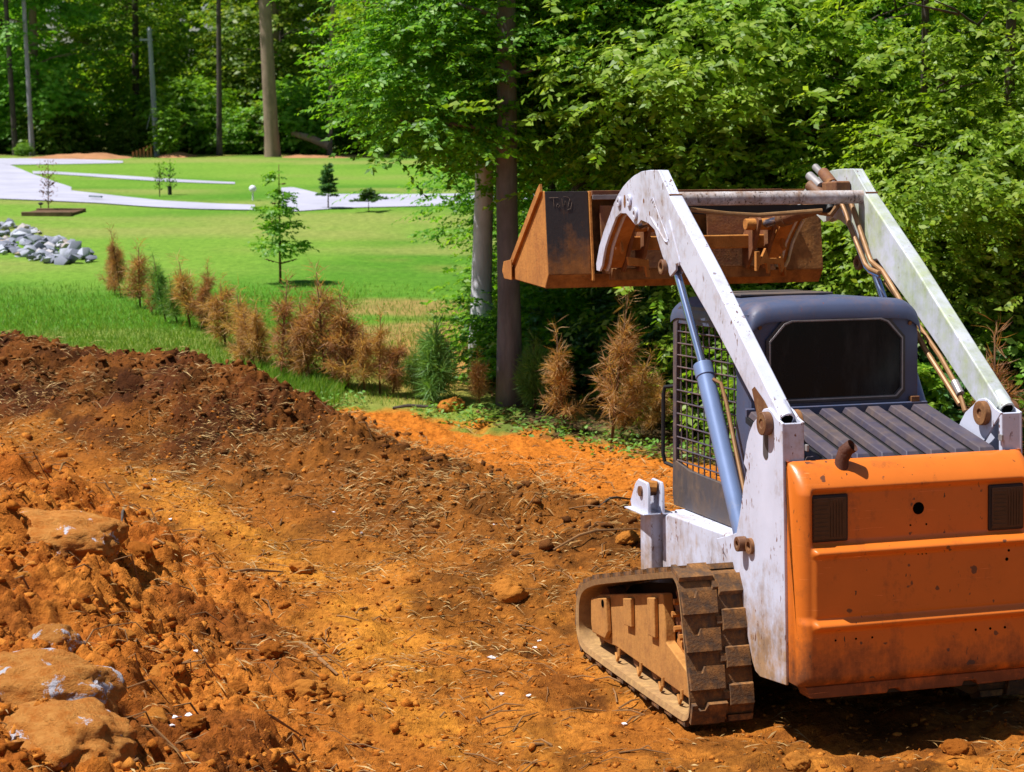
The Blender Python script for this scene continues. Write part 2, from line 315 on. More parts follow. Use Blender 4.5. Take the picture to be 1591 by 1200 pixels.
# ------------------------------------------------------------------ mesh helpers
class MB:
    def __init__(s): s.v = []; s.f = []
    def add(s, v, f):
        k = len(s.v); s.v += [tuple(q) for q in v]; s.f += [tuple(i+k for i in q) for q in f]; return s
    def box(s, x0, x1, y0, y1, z0, z1):
        v = [(x, y, z) for x in (x0, x1) for y in (y0, y1) for z in (z0, z1)]
        return s.add(v, [(0, 1, 3, 2), (4, 6, 7, 5), (0, 4, 5, 1), (2, 3, 7, 6), (0, 2, 6, 4), (1, 5, 7, 3)])
    def prism(s, P, a, b, ax='x'):
        """outline P in the plane across ax, extruded from a to b"""
        k = len(P); mk = {'x': lambda t, p: (t, p[0], p[1]), 'y': lambda t, p: (p[0], t, p[1]), 'z': lambda t, p: (p[0], p[1], t)}[ax]
        ar = sum(P[i][0]*P[(i+1) % k][1]-P[(i+1) % k][0]*P[i][1] for i in range(k))
        if (ar < 0) != (ax == 'y'): P = P[::-1]
        if a > b: a, b = b, a
        v = [mk(a, p) for p in P]+[mk(b, p) for p in P]
        return s.add(v, [tuple(range(k))[::-1], tuple(range(k, 2*k))]+[(i, (i+1) % k, k+(i+1) % k, k+i) for i in range(k)])
    def tube(s, path, r, n=10, cap=True):
        path = [Vector(q) for q in path]; rs = r if isinstance(r, (list, tuple)) else [r]*len(path); v = []; f = []
        up = None
        for i, q in enumerate(path):
            d = (path[min(i+1, len(path)-1)]-path[max(i-1, 0)]).normalized()
            if up is None: up = Vector((0, 0, 1)) if abs(d.z) < .9 else Vector((1, 0, 0))
            a = d.cross(up); a = a.normalized() if a.length > 1e-5 else Vector((1, 0, 0)); b = a.cross(d).normalized(); up = b
            v += [q+(a*math.cos(t*2*math.pi/n)+b*math.sin(t*2*math.pi/n))*rs[i] for t in range(n)]
        for i in range(len(path)-1):
            f += [(i*n+t, i*n+(t+1) % n, (i+1)*n+(t+1) % n, (i+1)*n+t) for t in range(n)]
        if cap: f += [tuple(range(n))[::-1], tuple(range((len(path)-1)*n, len(path)*n))]
        return s.add(v, f)
    def ring(s, c, r0, r1, a, b, ax='x', n=20):
        """a bushing: outer radius r1, bore r0, from a to b along ax"""
        v = []
        for t in (a, b):
            for r in (r1, r0):
                for i in range(n):
                    q = 2*math.pi*i/n; p = (c[0]+r*math.cos(q), c[1]+r*math.sin(q))
                    v.append((t, *p) if ax == 'x' else (p[0], t, p[1]) if ax == 'y' else (*p, t))
        f = []
        for i in range(n):
            j = (i+1) % n
            f += [(i, n+i, n+j, j), (2*n+i, 2*n+j, 3*n+j, 3*n+i), (i, j, 2*n+j, 2*n+i), (n+i, 3*n+i, 3*n+j, n+j)]
        return s.add(v, f)
    def mesh(s, name):
        me = bpy.data.meshes.new(name); me.from_pydata(s.v, [], s.f)
        b = bmesh.new(); b.from_mesh(me); bmesh.ops.recalc_face_normals(b, faces=b.faces); b.to_mesh(me); b.free(); me.update(); return me
def link(name, me, mat=None, parent=None):
    o = bpy.data.objects.new(name, me); COL.objects.link(o)
    if mat and me: me.materials.append(MATS[mat])
    if parent: o.parent = parent
    return o
def part(name, mb, mat, parent=None, bevel=0, smooth=35, label=None):
    me = mb.mesh(name) if isinstance(mb, MB) else mb
    o = link(name, me, mat, parent)
    me.polygons.foreach_set('use_smooth', [True]*len(me.polygons)); me.set_sharp_from_angle(angle=rad(smooth))
    if bevel:
        q = o.modifiers.new('edge', 'BEVEL'); q.width = bevel; q.segments = 2; q.limit_method = 'ANGLE'; q.angle_limit = rad(40); q.harden_normals = True
    if label: o['label'] = label
    return o
def tag(o, label=None, cat=None, group=None, kind=None):
    for k, q in (('label', label), ('category', cat), ('group', group), ('kind', kind)):
        if q: o[k] = q
    return o
def empty(name, loc=(0, 0, 0), rz=0):
    o = bpy.data.objects.new(name, None); COL.objects.link(o); o.location = loc; o.rotation_euler = (0, 0, rz); o.empty_display_size = .2; return o
def quads(name, V):
    """V: (n, 4, 3) corner points, one face each"""
    n_ = len(V); me = bpy.data.meshes.new(name); me.vertices.add(n_*4); me.vertices.foreach_set('co', V.reshape(-1).astype(np.float32))
    me.loops.add(n_*4); me.loops.foreach_set('vertex_index', np.arange(n_*4, dtype=np.int32))
    me.polygons.add(n_); me.polygons.foreach_set('loop_start', np.arange(0, n_*4, 4, dtype=np.int32))
    me.update(calc_edges=True); return me
def norm(a): return a/np.maximum(np.linalg.norm(a, axis=-1, keepdims=True), 1e-9)
def leaves(P, D, Nn, L, Wd):
    """leaf-shaped quads: base P, direction D, face normal Nn, length L, width Wd"""
    D = norm(D); S = norm(np.cross(D, Nn)); L = np.asarray(L).reshape(-1, 1); Wd = np.asarray(Wd).reshape(-1, 1); U = norm(np.cross(S, D))
    mid = P+D*L*.45+U*L*.06
    return np.stack([P, mid+S*Wd*.5, P+D*L-U*L*.08, mid-S*Wd*.5], 1)

# ------------------------------------------------------------------ the ground sheet
def spread(a, step, end, grow=1.13):
    r = [a]
    while r[-1] < end: step *= grow; r.append(r[-1]+step)
    return r[1:]
xs = np.concatenate([np.arange(-5.6, -2.6, .024), np.arange(-2.6, .4, .0125), np.arange(.4, 6.2, .026)]); xs = np.array([-q for q in spread(5.6, .022, 320)][::-1]+list(xs)+spread(xs[-1], .022, 320))
ys = [4.6]
while ys[-1] < 19: ys.append(ys[-1]+.0105+.038*(ys[-1]-4.6)/14.4)
ys = np.array([-q for q in spread(-4.6, .05, 60, 1.2)][::-1]+ys+spread(ys[-1], .05, 700, 1.045))
GX, GY = np.meshgrid(xs, ys); gx, gy = GX.ravel(), GY.ravel()
mk = masks(gx, gy); yb, s_, d_, hc_, side_ = mk
gz = base_h(gx, gy, mk)+detail_h(gx, gy, mk)
nx, ny = len(xs), len(ys)
idx = np.arange(nx*ny).reshape(ny, nx)
F = np.stack([idx[:-1, :-1], idx[:-1, 1:], idx[1:, 1:], idx[1:, :-1]], -1).reshape(-1, 4)
me = bpy.data.meshes.new('ground'); me.vertices.add(nx*ny); me.vertices.foreach_set('co', np.stack([gx, gy, gz], 1).ravel().astype(np.float32))
me.loops.add(F.size); me.loops.foreach_set('vertex_index', F.ravel().astype(np.int32))
me.polygons.add(len(F)); me.polygons.foreach_set('loop_start', np.arange(0, F.size, 4, dtype=np.int32)); me.update(calc_edges=True)
me.polygons.foreach_set('use_smooth', np.ones(len(F), bool))
def lerp(a, b, t): return a+(b-a)*t[:, None]
C3 = lambda *q: np.array(q)[None, :]
nz1 = fbm(gx, gy, 1.1, 4, 1); nz2 = fbm(gx, gy, .35, 4, 3); nz3 = fbm(gx, gy, .12, 3, 5)
col = lerp(C3(.31, .112, .015), C3(.44, .178, .026), sst(-.3, .3, nz1))                     # trodden clay
band = np.exp(-((gx-np.interp(gy, [5, 7, 9, 11, 13, 15], [.5, .0, -.55, -1.25, -2.6, -4.9]))/.42)**2)*sst(15.5, 13.5, gy)
col = lerp(col, C3(.50, .215, .025), np.clip(band*sst(-.25, .2, nz2+nz1*.6), 0, 1))           # pale worn wheel strip
brown = np.exp(-(d_/np.where(side_ < 0, 1.35, .8))**2); brown = np.clip(brown*1.5+.5*nz2, 0, 1)*sst(-.1, .3, brown)
upper = sst(.28, .5, hc_)
col = lerp(col, C3(.19, .070, .012), brown*.85); col = lerp(col, C3(.095, .030, .007), brown*upper*(.55+.45*sst(-.2, .25, nz2)))
col = lerp(col, C3(.17, .058, .009), (1-brown)*.8*sst(-.02, .22, nz2+.5*nz3-.12*band)*(1-band*.6))
col = col*(1-.45*(sst(.0, .3, fbm(gx, gy, .28, 4, 6)+.35*nz1)*(1-.7*band)))[:, None]
strip = sst(yb-2.1, yb-1.5, gy+.5*nz1)*sst(-2.1, -1.5, gx)*(1-np.clip(brown, 0, 1))
col = lerp(col, C3(.48, .160, .018), strip)                                                  # raw red-orange clay behind
pile = sst(-.15, .25, s_); pc = lerp(C3(.33, .102, .013), C3(.46, .172, .026), sst(-.3, .3, nz2)); pc = lerp(pc, C3(.19, .060, .010), sst(.0, .35, nz1)*.85)
for q in range(3): col[:, q] = col[:, q]*(1-pile)+pc[:, q]*pile
col = np.clip(col*np.array([[1.12, 1.02, .9]]), 0, .8)
inl = sst(yb-.15, yb+.35, gy+.6*nz2)
g1 = lerp(C3(.080, .215, .016), C3(.155, .285, .032), sst(-.35, .35, fbm(gx, gy, 5, 4, 2)))
g1 = lerp(g1, C3(.25, .275, .07), sst(-.08, .35, fbm(gx*.4, gy, 2.6, 5, 6))*.8)
bare = sst(.05, .3, fbm(gx*.6, gy, 2.5, 3, 4)+.25*np.exp(-((gx+1.4)/1.2)**2-((gy-24)/3)**2)-.09)*sst(34, 24, gy)*sst(-5.5, -2.5, gx)
g1 = lerp(g1, C3(.34, .22, .08), bare*.85)
tan = np.exp(-((gx+.75)/.75)**2-((gy-18.6)/2.0)**2); g1 = lerp(g1, C3(.42, .22, .065), np.clip(tan*1.3+.3*nz2*tan, 0, 1))
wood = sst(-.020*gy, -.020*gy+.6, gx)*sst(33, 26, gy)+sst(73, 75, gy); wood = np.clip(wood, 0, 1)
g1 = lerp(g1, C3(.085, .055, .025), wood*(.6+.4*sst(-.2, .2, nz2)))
edge = np.exp(-((gy-72.8)/1.2)**2)*sst(-.3, .1, nz1); g1 = lerp(g1, C3(.36, .22, .07), np.clip(edge, 0, 1))
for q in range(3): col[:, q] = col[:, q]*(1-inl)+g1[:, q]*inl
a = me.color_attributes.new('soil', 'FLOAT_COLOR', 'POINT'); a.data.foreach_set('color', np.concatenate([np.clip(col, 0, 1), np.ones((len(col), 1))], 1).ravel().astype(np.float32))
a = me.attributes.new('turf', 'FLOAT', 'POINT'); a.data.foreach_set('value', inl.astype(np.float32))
tag(link('ground', me, 'ground'), 'red clay ground, lawn and woodland floor', None, None, 'structure')

# ------------------------------------------------------------------ paved strips on the lawn
def sheet(name, upper, lower, lift=.03, th=.0):
    """a paved strip between two edges; the edges are lists of photograph points standing on the lawn"""
    k = 28
    def res(E):
        P = [at(u, v) for u, v in E]; t = np.linspace(0, len(P)-1, k); return [P[int(min(q, len(P)-2))].lerp(P[int(min(q, len(P)-2))+1], q-int(min(q, len(P)-2))) for q in t]
    A, B = res(upper), res(lower); mb = MB(); v = []; f = []
    for a_, b_ in zip(A, B):
        for j in range(6):
            q = a_.lerp(b_, j/5); v.append((q.x, q.y, h1(q.x, q.y)+lift))
    f = [(i*6+j, i*6+j+1, (i+1)*6+j+1, (i+1)*6+j) for i in range(k-1) for j in range(5)]
    mb.add(v, f); o = part(name, mb, 'concrete'); return tag(o, None, None, None, 'structure')
sheet('road', [(-160, 232), (0, 251), (15, 257), (50, 271), (111, 292)], [(-160, 305), (0, 308), (30, 309), (70, 309), (111, 310)], .016)
sheet('sidewalk', [(60, 292), (151, 302), (251, 313), (327, 318), (396, 320)], [(-40, 309), (151, 317), (230, 323), (302, 326), (396, 328)], .022)
sheet('path', [(50, 267), (75, 267), (176, 273), (264, 279), (365, 284)], [(52, 271), (80, 271), (151, 276), (251, 283), (365, 287)], .016)
sheet('driveway', [(-60, 247), (0, 247), (90, 247), (150, 249), (191, 251)], [(-60, 256), (0, 257), (90, 256), (150, 255), (191, 254)], .016)
sheet('street', [(437, 293), (455, 292), (500, 303), (640, 303), (1040, 296)], [(437, 331), (470, 329), (530, 325), (700, 321), (1040, 309)], .018)

# ------------------------------------------------------------------ the track loader (x right, y forward, z up, metres)
LD = empty('track_loader'); LD.matrix_world = Matrix.Translation(Vector(TW)) @ Matrix(RW.tolist()).to_4x4()
tag(LD, 'white and orange compact track loader with raised bucket, parked on the red dirt', 'track loader')
def mir(P): return [(-x, y, z) for x, y, z in P]

# tracks -------------------------------------------------------------------
PROF = [(.46, -.0), (1.95, .0), (2.06, .03), (2.125, .11), (2.125, .27), (2.08, .36), (1.98, .425), (1.75, .497), (.66, .733), (.575, .742), (.50, .70), (.455, .62), (.345, .20), (.335, .11), (.37, .035)]
def smooth_loop(P, step=.012):
    P = [np.array(q, float) for q in P]; out = []
    for i in range(len(P)):
        p0, p1, p2, p3 = P[i-1], P[i], P[(i+1) % len(P)], P[(i+2) % len(P)]; L = np.linalg.norm(p2-p1); k = max(2, int(L/step))
        for t in np.arange(k)/k:
            m1 = (p2-p0)*.5*min(1, L/(np.linalg.norm(p1-p0)+1e-6)); m2 = (p3-p1)*.5*min(1, L/(np.linalg.norm(p3-p2)+1e-6))
            out.append((2*t**3-3*t**2+1)*p1+(t**3-2*t**2+t)*m1+(-2*t**3+3*t**2)*p2+(t**3-t**2)*m2)
    return np.array(out)
LP = smooth_loop(PROF)
seg = np.roll(LP, -1, 0)-LP; ln = np.linalg.norm(seg, axis=1); cum = np.concatenate([[0], np.cumsum(ln)]); TOT = cum[-1]
def on_loop(s):
    s = s % TOT; i = min(int(np.searchsorted(cum, s, 'right')-1), len(LP)-1); q = LP[i]+seg[i]*(s-cum[i])/ln[i]; d = seg[i]/ln[i]; return q, d
K = 150
def belt(x0, x1):
    mb = MB(); v = []; f = []; th = .03
    for i in range(K):
        q, d = on_loop(TOT*i/K); nrm = np.array([d[1], -d[0]]); q = q-nrm*.026        # room for the lugs outside the belt
        inn = q-nrm*th
        v += [(x0, *q), (x1, *q), (x1-.008, *inn), (x0+.008, *inn)]
    for i in range(K):
        a, b = i*4, ((i+1) % K)*4
        f += [(a+j, a+(j+1) % 4, b+(j+1) % 4, b+j) for j in range(4)]
    mb.add(v, f); me = mb.mesh('track'); me.materials.append(MATS['belt_side']); me.materials.append(MATS['rubber'])
    for p_ in me.polygons:
        if len(set(round(me.vertices[i].co.x, 4) for i in p_.vertices)) > 1 and {i % 4 for i in p_.vertices} == {0, 1}: p_.material_index = 1
    return me
def lug_mesh(name, wdt, ln_, h=.026):
    mb = MB(); x, y = wdt/2, ln_/2
    v = [(-x, -y, -.002), (x, -y, -.002), (x, y, -.002), (-x, y, -.002), (-x+.004, -y+.008, h), (x-.006, -y+.008, h), (x-.006, y-.010, h), (-x+.004, y-.010, h)]
    mb.add(v, [(0, 3, 2, 1), (4, 5, 6, 7), (0, 1, 5, 4), (1, 2, 6, 5), (2, 3, 7, 6), (3, 0, 4, 7)]); me = mb.mesh(name); me.materials.append(MATS['rubber']); return me
mbn = MB().prism([(-.089, -.056), (-.066, -.056), (-.052, -.024), (-.022, -.024), (-.008, -.056), (.089, -.056), (.085, .052), (-.085, .052)], -.002, .026, 'z'); LUG_A = mbn.mesh('lug'); LUG_A.materials.append(MATS['rubber'])
LUG_B = lug_mesh('lug', .128, .108, .026); LUG_C = lug_mesh('lug', .04, .05, .016)
NP = 25; rnd = random.Random(4)
FRAME = [(1.964, .330), (1.90, .352), (.93, .545), (.897, .549), (.865, .40), (.858, .314), (.495, .21), (.48, .15), (.515, .102), (1.63, .122), (1.72, .112), (1.96, .105), (2.0, .15), (2.0, .30)]
for sgn in (-1, 1):
    xo = .925*sgn; xi = .598*sgn; x0, x1 = min(xo, xi), max(xo, xi)
    tr = part('track', belt(x0, x1), None, LD, 0, 40, 'muddy rubber crawler belt')
    for i in range(NP):
        for j, (lm, fx, off) in enumerate(((LUG_A, .003+.089, 0), (LUG_B, .327-.003-.064, .5), (LUG_C, .188, .5))):
            q, d = on_loop(TOT*(i+off)/NP+.03); nrm = np.array([d[1], -d[0]])
            o = bpy.data.objects.new('lug', lm); COL.objects.link(o); o.parent = tr
            b = q-nrm*.026; X = Vector((1, 0, 0)); Y = Vector((0, d[0], d[1])); Z = Vector((0, nrm[0], nrm[1]))
            M = Matrix((X, Y, Z)).transposed().to_4x4(); M.translation = Vector((xo-sgn*fx, b[0], b[1])); o.matrix_local = M @ Matrix.Diagonal((1, 1, rnd.uniform(.82, 1), 1))
    # rub marks on the belt's guides, the undercarriage frame and wheels
    fr = part('track_frame', MB().prism(FRAME, .855*sgn, .80*sgn), 'frame_mud', LD, .008, 35, 'mud caked undercarriage frame')
    gp = LP-np.array([1.2, .3]); gp = gp*np.array([.90, .72])+np.array([1.2, .3]); part('inner_shade_plate', MB().prism([tuple(q) for q in gp[::6]], .635*sgn, .66*sgn), 'black_metal', fr)  # black sheet added to stand in for the shade inside the track loop
    xa, xb = .857*sgn, .873*sgn
    part('cover_plate', MB().prism([(1.955, .325), (1.70, .375), (1.675, .19), (1.72, .145), (1.94, .135), (1.96, .19)], xa, .885*sgn), 'frame_mud', fr, .008)
    part('cover_plate', MB().prism([(1.43, .425), (1.31, .447), (1.305, .295), (1.42, .285)], xa, .88*sgn), 'frame_mud', fr, .006)
    part('cover_plate', MB().prism([(1.06, .50), (.955, .520), (.95, .315), (1.05, .31)], xa, .88*sgn), 'frame_mud', fr, .006)
    part('bolt_hole', MB().tube([(.880*sgn, 1.745, .335), (.887*sgn, 1.745, .335)], .022, 14), 'hole_black', fr)
    for yy in (1.92, 1.64, 1.36, 1.08, .80, .56):
        rl = part('roller', MB().tube([(.66*sgn, yy, .122), (.70*sgn, yy, .122), (.70*sgn, yy, .122), (.835*sgn, yy, .122)], [.055, .055, .05, .05], 20), 'rust_brown', fr)
    for yy in (1.54, 1.20, .88, .62):
        part('roller_guard', MB().tube([(.875*sgn, yy-.03, .14), (.878*sgn, yy-.035, .10), (.875*sgn, yy, .066), (.870*sgn, yy+.035, .10)], .008, 6), 'frame_mud', fr)
    sp = MB()
    for t in range(14):
        a0 = 2*math.pi*t/14; P = [(math.cos(a0+q)*r_, math.sin(a0+q)*r_) for q, r_ in ((0, .12), (.08, .185), (.22, .185), (.30, .12))]
        sp.prism([(y_+.70, z_+.465) for y_, z_ in P], .74*sgn, .80*sgn)
    sp.ring((.70, .465), .04, .135, .735*sgn, .81*sgn, 'x', 28)
    spo = part('sprocket', sp, 'rust_brown', LD, 0, 35, 'rusty toothed drive sprocket')
    for t in range(8):
        a0 = 2*math.pi*t/8; c = (.70+.095*math.cos(a0), .465+.095*math.sin(a0)); part('wheel_bolt', MB().tube([(.81*sgn, *c), (.845*sgn, *c)], .016, 6), 'bucket_mud', spo)
    part('idler', MB().ring((1.96, .235), .05, .155, .70*sgn, .80*sgn, 'x', 28), 'rust_brown', LD)
    part('mud_clump', MB().prism([(.86, .32), (.83, .36), (.72, .30), (.60, .27), (.50, .22), (.52, .19), (.86, .30)], .80*sgn, .72*sgn), 'bucket_mud', LD, .012)

# lower hull ---------------------------------------------------------------
HL = part('hull', MB().box(-.50, .50, .02, 1.66, .24, .84), 'paint_white', LD, .01, 35)
part('belly_plate', MB().box(-.46, .46, -.02, 1.95, .21, .238), 'black_metal', HL)
part('front_apron', MB().box(-.50, .50, 1.662, 1.86, .30, .80), 'paint_white', HL, .01)
for sgn in (-1, 1):
    sill = MB().prism([(.62, .60), (1.65, .50), (1.65, .800), (1.56, .838), (.62, .856)], .502*sgn, .575*sgn)
    part('sill', sill, 'paint_white', HL, .012, 35)
    part('front_post', MB().prism([(.505*sgn, 1.66), (.635*sgn, 1.66), (.65*sgn, 1.79), (.505*sgn, 1.79)], .40, .828, 'z'), 'paint_white', HL, .008)
    br = MB()
    for xx in (.575, .655):
        br.prism([(1.60, .832), (1.86, .832), (1.88, .87), (1.80, .975), (1.75, 1.005), (1.62, 1.0), (1.60, .97)], xx*sgn, (xx+.018)*sgn)
    bk = part('stop_bracket', br, 'paint_white', LD, .005, 35, 'white twin plate bracket on the front post')
    part('bracket_foot', MB().prism([(.54*sgn, 1.59), (.70*sgn, 1.59), (.70*sgn, 1.90), (.54*sgn, 1.90)], .8285, .834, 'z'), 'paint_white', bk)
    part('lock_pin', MB().tube([(.565*sgn, 1.70, .945), (.685*sgn, 1.70, .945)], .028, 14), 'pin_rust', bk)
    part('mud_clump', MB().tube([(.597*sgn, 1.66, .97), (.652*sgn, 1.68, .975)], [.03, .035], 8), 'bucket_mud', bk)

# uprights -----------------------------------------------------------------
UP = [(.011, 1.475), (.067, 1.490), (.115, 1.518), (.16, 1.532), (.215, 1.522), (.261, 1.49), (.335, 1.447), (.381, 1.397), (.412, 1.348), (.452, 1.242), (.414, 1.215), (.453, 1.135), (.502, .989), (.543, .896),
      (.66, .862), (.80, .826), (.705, .778), (.60, .70), (.515, .60), (.45, .49), (.41, .41), (.36, .31), (.325, .272), (.268, .258), (-.02, .287)]
for sgn in (-1, 1):
    U = part('upright', MB().prism(UP, .608*sgn, .594*sgn), 'paint_white', LD, .004, 35, 'chipped white rear upright carrying the lift arm')
    part('upright_inner_plate', MB().prism([q for q in UP if q[1] > .85 and q[0] < .53], .508*sgn, .496*sgn), 'paint_white', U, .003)
    back = [(.012, 1.474), (-.018, .30), (.012, .302), (.040, 1.472)]
    part('upright_back', MB().prism(back, .605*sgn, .499*sgn), 'paint_white', U, .006)
    part('upright_front', MB().prism([(.40, 1.34), (.43, 1.24), (.392, 1.21), (.43, 1.13), (.50, .90), (.47, .90), (.41, 1.12), (.37, 1.2), (.41, 1.24), (.385, 1.33)], .593*sgn, .509*sgn), 'paint_white', U)
    part('pivot_bushing', MB().ring((.15, 1.462), .020, .054, .6095*sgn, .650*sgn, 'x', 28), 'pin_rust', U, .004)
    part('pivot_pin', MB().tube([(.47*sgn, .15, 1.462), (.645*sgn, .15, 1.462)], .019, 16), 'rust_brown', U)
    part('pivot_bushing', MB().ring((.15, 1.462), .020, .058, .494*sgn, .462*sgn, 'x', 28), 'rust_brown', U, .004)
    slot = [(.19+.028*math.cos(a_), 1.34+(.055 if math.sin(a_) > 0 else -.02)+.028*math.sin(a_)) for a_ in np.linspace(0, 2*math.pi, 24, endpoint=False)]
    part('slot', MB().prism(slot, .6085*sgn, .6105*sgn), 'cab_grey', U, label='oblong slot below the pivot pin')
    part('boss', MB().ring((.43, .862), .014, .036, .609*sgn, .655*sgn, 'x', 24), 'pin_rust', U, .004)
    part('boss', MB().ring((.36, .862), .022, .038, .609*sgn, .625*sgn, 'x', 24), 'rust_brown', U)
    part('latch', MB().box(min(.498*sgn, .486*sgn), max(.498*sgn, .486*sgn), -.012, .02, 1.345, 1.375), 'fitting', U, .003)

# tailgate -----------------------------------------------------------------
def tg_y(x, z):
    b = -.146
    ax = abs(x); rec = sst(.545, .515, ax)
    b += .026*rec*sst(1.195, 1.165, z)*sst(.905, .950, z)
    b -= .022*rec*sst(.955, .900, z)*sst(.875, .905, z)*.9
    b -= .010*rec*sst(.94, .91, z)*sst(.60, .62, z)
    b -= .030*rec*sst(.615, .575, z)*sst(.545, .575, z)*.8
    b -= .014*sst(.62, .58, z)
    r = .055; e = max(0, ax-(.592-r)); b += r-math.sqrt(max(r*r-e*e, 0))
    t = min(1, max(0, (z-1.165)/.137)); b += .134*(.62*t**1.35+.38*(1-math.sqrt(max(0, 1-t*t))))
    r = .05; e = max(0, (.30+r)-z); b += (r-math.sqrt(max(r*r-e*e, 0)))*.8
    return float(b)
zs = np.concatenate([np.linspace(.302, .40, 10), np.linspace(.42, .53, 5), np.linspace(.54, .63, 16), np.linspace(.65, .85, 6), np.linspace(.865, .965, 18), np.linspace(.99, 1.13, 5), np.linspace(1.14, 1.302, 26)])
xv = np.concatenate([np.linspace(-.592, -.505, 20), np.linspace(-.48, .48, 20), np.linspace(.505, .592, 20)])
v = []; f = []; nzz = len(zs)
for x in xv:
    v += [(x, tg_y(x, z), z) for z in zs]+[(x, -.004, 1.303)]
    v.append((x, -.004, .302))
st = nzz+2
for i in range(len(xv)-1):
    for j in range(st):
        f.append((i*st+j, (i+1)*st+j, (i+1)*st+(j+1) % st, i*st+(j+1) % st))
f += [tuple(range(st)), tuple(range((len(xv)-1)*st, len(xv)*st))]
TG = part('tailgate', MB().add(v, f), 'paint_orange', LD, 0, 50, 'scuffed orange rear door with two pressed ledges')
part('bottom_lip', MB().prism([(-.56, .30), (-.54, .245), (-.16, .24), (-.15, .258), (-.10, .258), (-.09, .24), (.22, .24), (.23, .262), (.29, .262), (.30, .24), (.54, .245), (.56, .30)], -.13, -.02, 'y'), 'paint_orange', TG, .006)
for sgn in (-1, 1):
    x0, x1 = sorted((.352*sgn, .538*sgn)); yl = -.1215
    lm = part('tail_lamp', MB().box(x0, x1, yl-.010, yl+.02, .950, 1.163), 'lamp_frame', TG, .008, 35, 'dark red brown rear lamp')
    part('lens', MB().box(x0+.012, x1-.012, yl-.0145, yl-.0105, .963, 1.150), 'lamp_lens', lm, .002)
    for t in range(9): part('lens_rib', MB().box(x0+.016, x0+.085, yl-.017, yl-.0148, .972+.019*t, .983+.019*t), 'lamp_lens', lm)
    for t in range(5): part('lens_rib', MB().box(x0+.096+.014*t, x0+.104+.014*t, yl-.017, yl-.0148, .972, 1.140), 'lamp_lens', lm)
def disc(x, z, r, yy=None): return MB().tube([(x, (tg_y(x, z) if yy is None else yy)-.0012, z), (x, (tg_y(x, z) if yy is None else yy)+.003, z)], r, 18)
part('round_hole', disc(0, 1.075, .028), 'hole_black', TG, label='round black hole in the middle of the rear door')
for x, z, r in ((-.04, 1.0, .0045), (.04, 1.0, .0045), (-.02, .872, .003), (0, .872, .003), (.02, .872, .003), (-.43, .51, .005), (-.33, .51, .005), (-.25, .51, .005), (.27, .505, .006), (.345, .505, .006), (.42, .505, .006), (.43, .82, .008), (.44, .86, .006)):
    part('bolt_hole', disc(x, z, r), 'hole_black', TG)
pp = MB().tube([(-.352, -.05, 1.22), (-.346, -.052, 1.30), (-.336, -.062, 1.345), (-.312, -.092, 1.372)], [.031, .031, .031, .031], 18, False)
pp.tube([(-.312, -.092, 1.372), (-.326, -.074, 1.352), (-.338, -.064, 1.32)], [.0305, .026, .026], 18, False)
PI_ = part('exhaust_pipe', pp, 'exhaust', LD, 0, 60, 'stub exhaust pipe bent towards the rear')
part('pipe_bore', MB().tube([(-.331, -.070, 1.342), (-.333, -.068, 1.339)], .026, 16), 'hole_black', PI_)

# vented engine cover ------------------------------------------------------
va, vb = (-.002, 1.272), (.70, 1.435)
VC = part('engine_cover', MB().prism([va, (va[0], va[1]-.03), (vb[0], vb[1]-.03), vb], -.49, .49), 'black_metal', LD)
for i in range(8):
    x0 = -.485+.125*i; x1 = x0+.082
    if i == 7: x1 = .488
    d_y, d_z = vb[0]-va[0], vb[1]-va[1]; L_ = math.hypot(d_y, d_z); ny_, nz_ = -d_z/L_, d_y/L_
    def q(t, h): return (va[0]+d_y*t+ny_*h, va[1]+d_z*t+nz_*h)
    rb = MB(); A, B = q(.03, .002), q(.98, .002); A2, B2 = q(.07, .034), q(.97, .034)
    rb.add([(x0, *A), (x1, *A), (x1, *B), (x0, *B), (x0+.010, *A2), (x1-.012, *A2), (x1-.012, *B2), (x0+.010, *B2)], [(0, 3, 2, 1), (4, 5, 6, 7), (0, 1, 5, 4), (1, 2, 6, 5), (2, 3, 7, 6), (3, 0, 4, 7)])
    part('vent_rib', rb, 'vent_paint', VC, .006)
part('cover_edge', MB().prism([(vb[0]-.012, vb[1]+.036), (vb[0]+.006, vb[1]+.040), (vb[0]+.006, vb[1]-.01), (vb[0]-.012, vb[1]-.012)], -.49, .49), 'cab_blue', VC, .003)

# cab ----------------------------------------------------------------------
CAB = part('cab', MB().box(-.44, .44, .74, 1.75, .842, .868), 'black_metal', LD, 0, 35, 'dark blue operator cab with wire mesh sides')
WIN = [(-.372, 1.53), (-.335, 1.492), (.335, 1.492), (.372, 1.53), (.372, 1.80), (.29, 1.89), (.25, 1.905), (-.25, 1.905), (-.29, 1.89), (-.372, 1.80)]
def loft(P, Q, y0, y1):
    """wall between an outer outline Q and an opening P of equally many points"""
    k = len(P); mb = MB(); v = [(x, y0, z) for x, z in Q]+[(x, y0, z) for x, z in P]+[(x, y1, z) for x, z in Q]+[(x, y1, z) for x, z in P]
    f = []
    for i in range(k):
        j = (i+1) % k; f += [(i, j, k+j, k+i), (2*k+i, 3*k+i, 3*k+j, 2*k+j), (k+i, k+j, 3*k+j, 3*k+i), (i, 2*k+i, 2*k+j, j)]
    return mb.add(v, f)
OUT = [(-.452, 1.44), (-.335, 1.42), (.335, 1.42), (.452, 1.44), (.452, 1.80), (.440, 1.925), (.25, 1.955), (-.25, 1.955), (-.440, 1.925), (-.452, 1.80)]
part('rear_wall', loft(WIN, OUT, .72, .745), 'cab_blue', CAB, .005, 35, 'faded dark blue rear wall')
part('rear_wall_lower', MB().box(-.452, .452, .722, .745, .87, 1.4385), 'cab_blue', CAB)
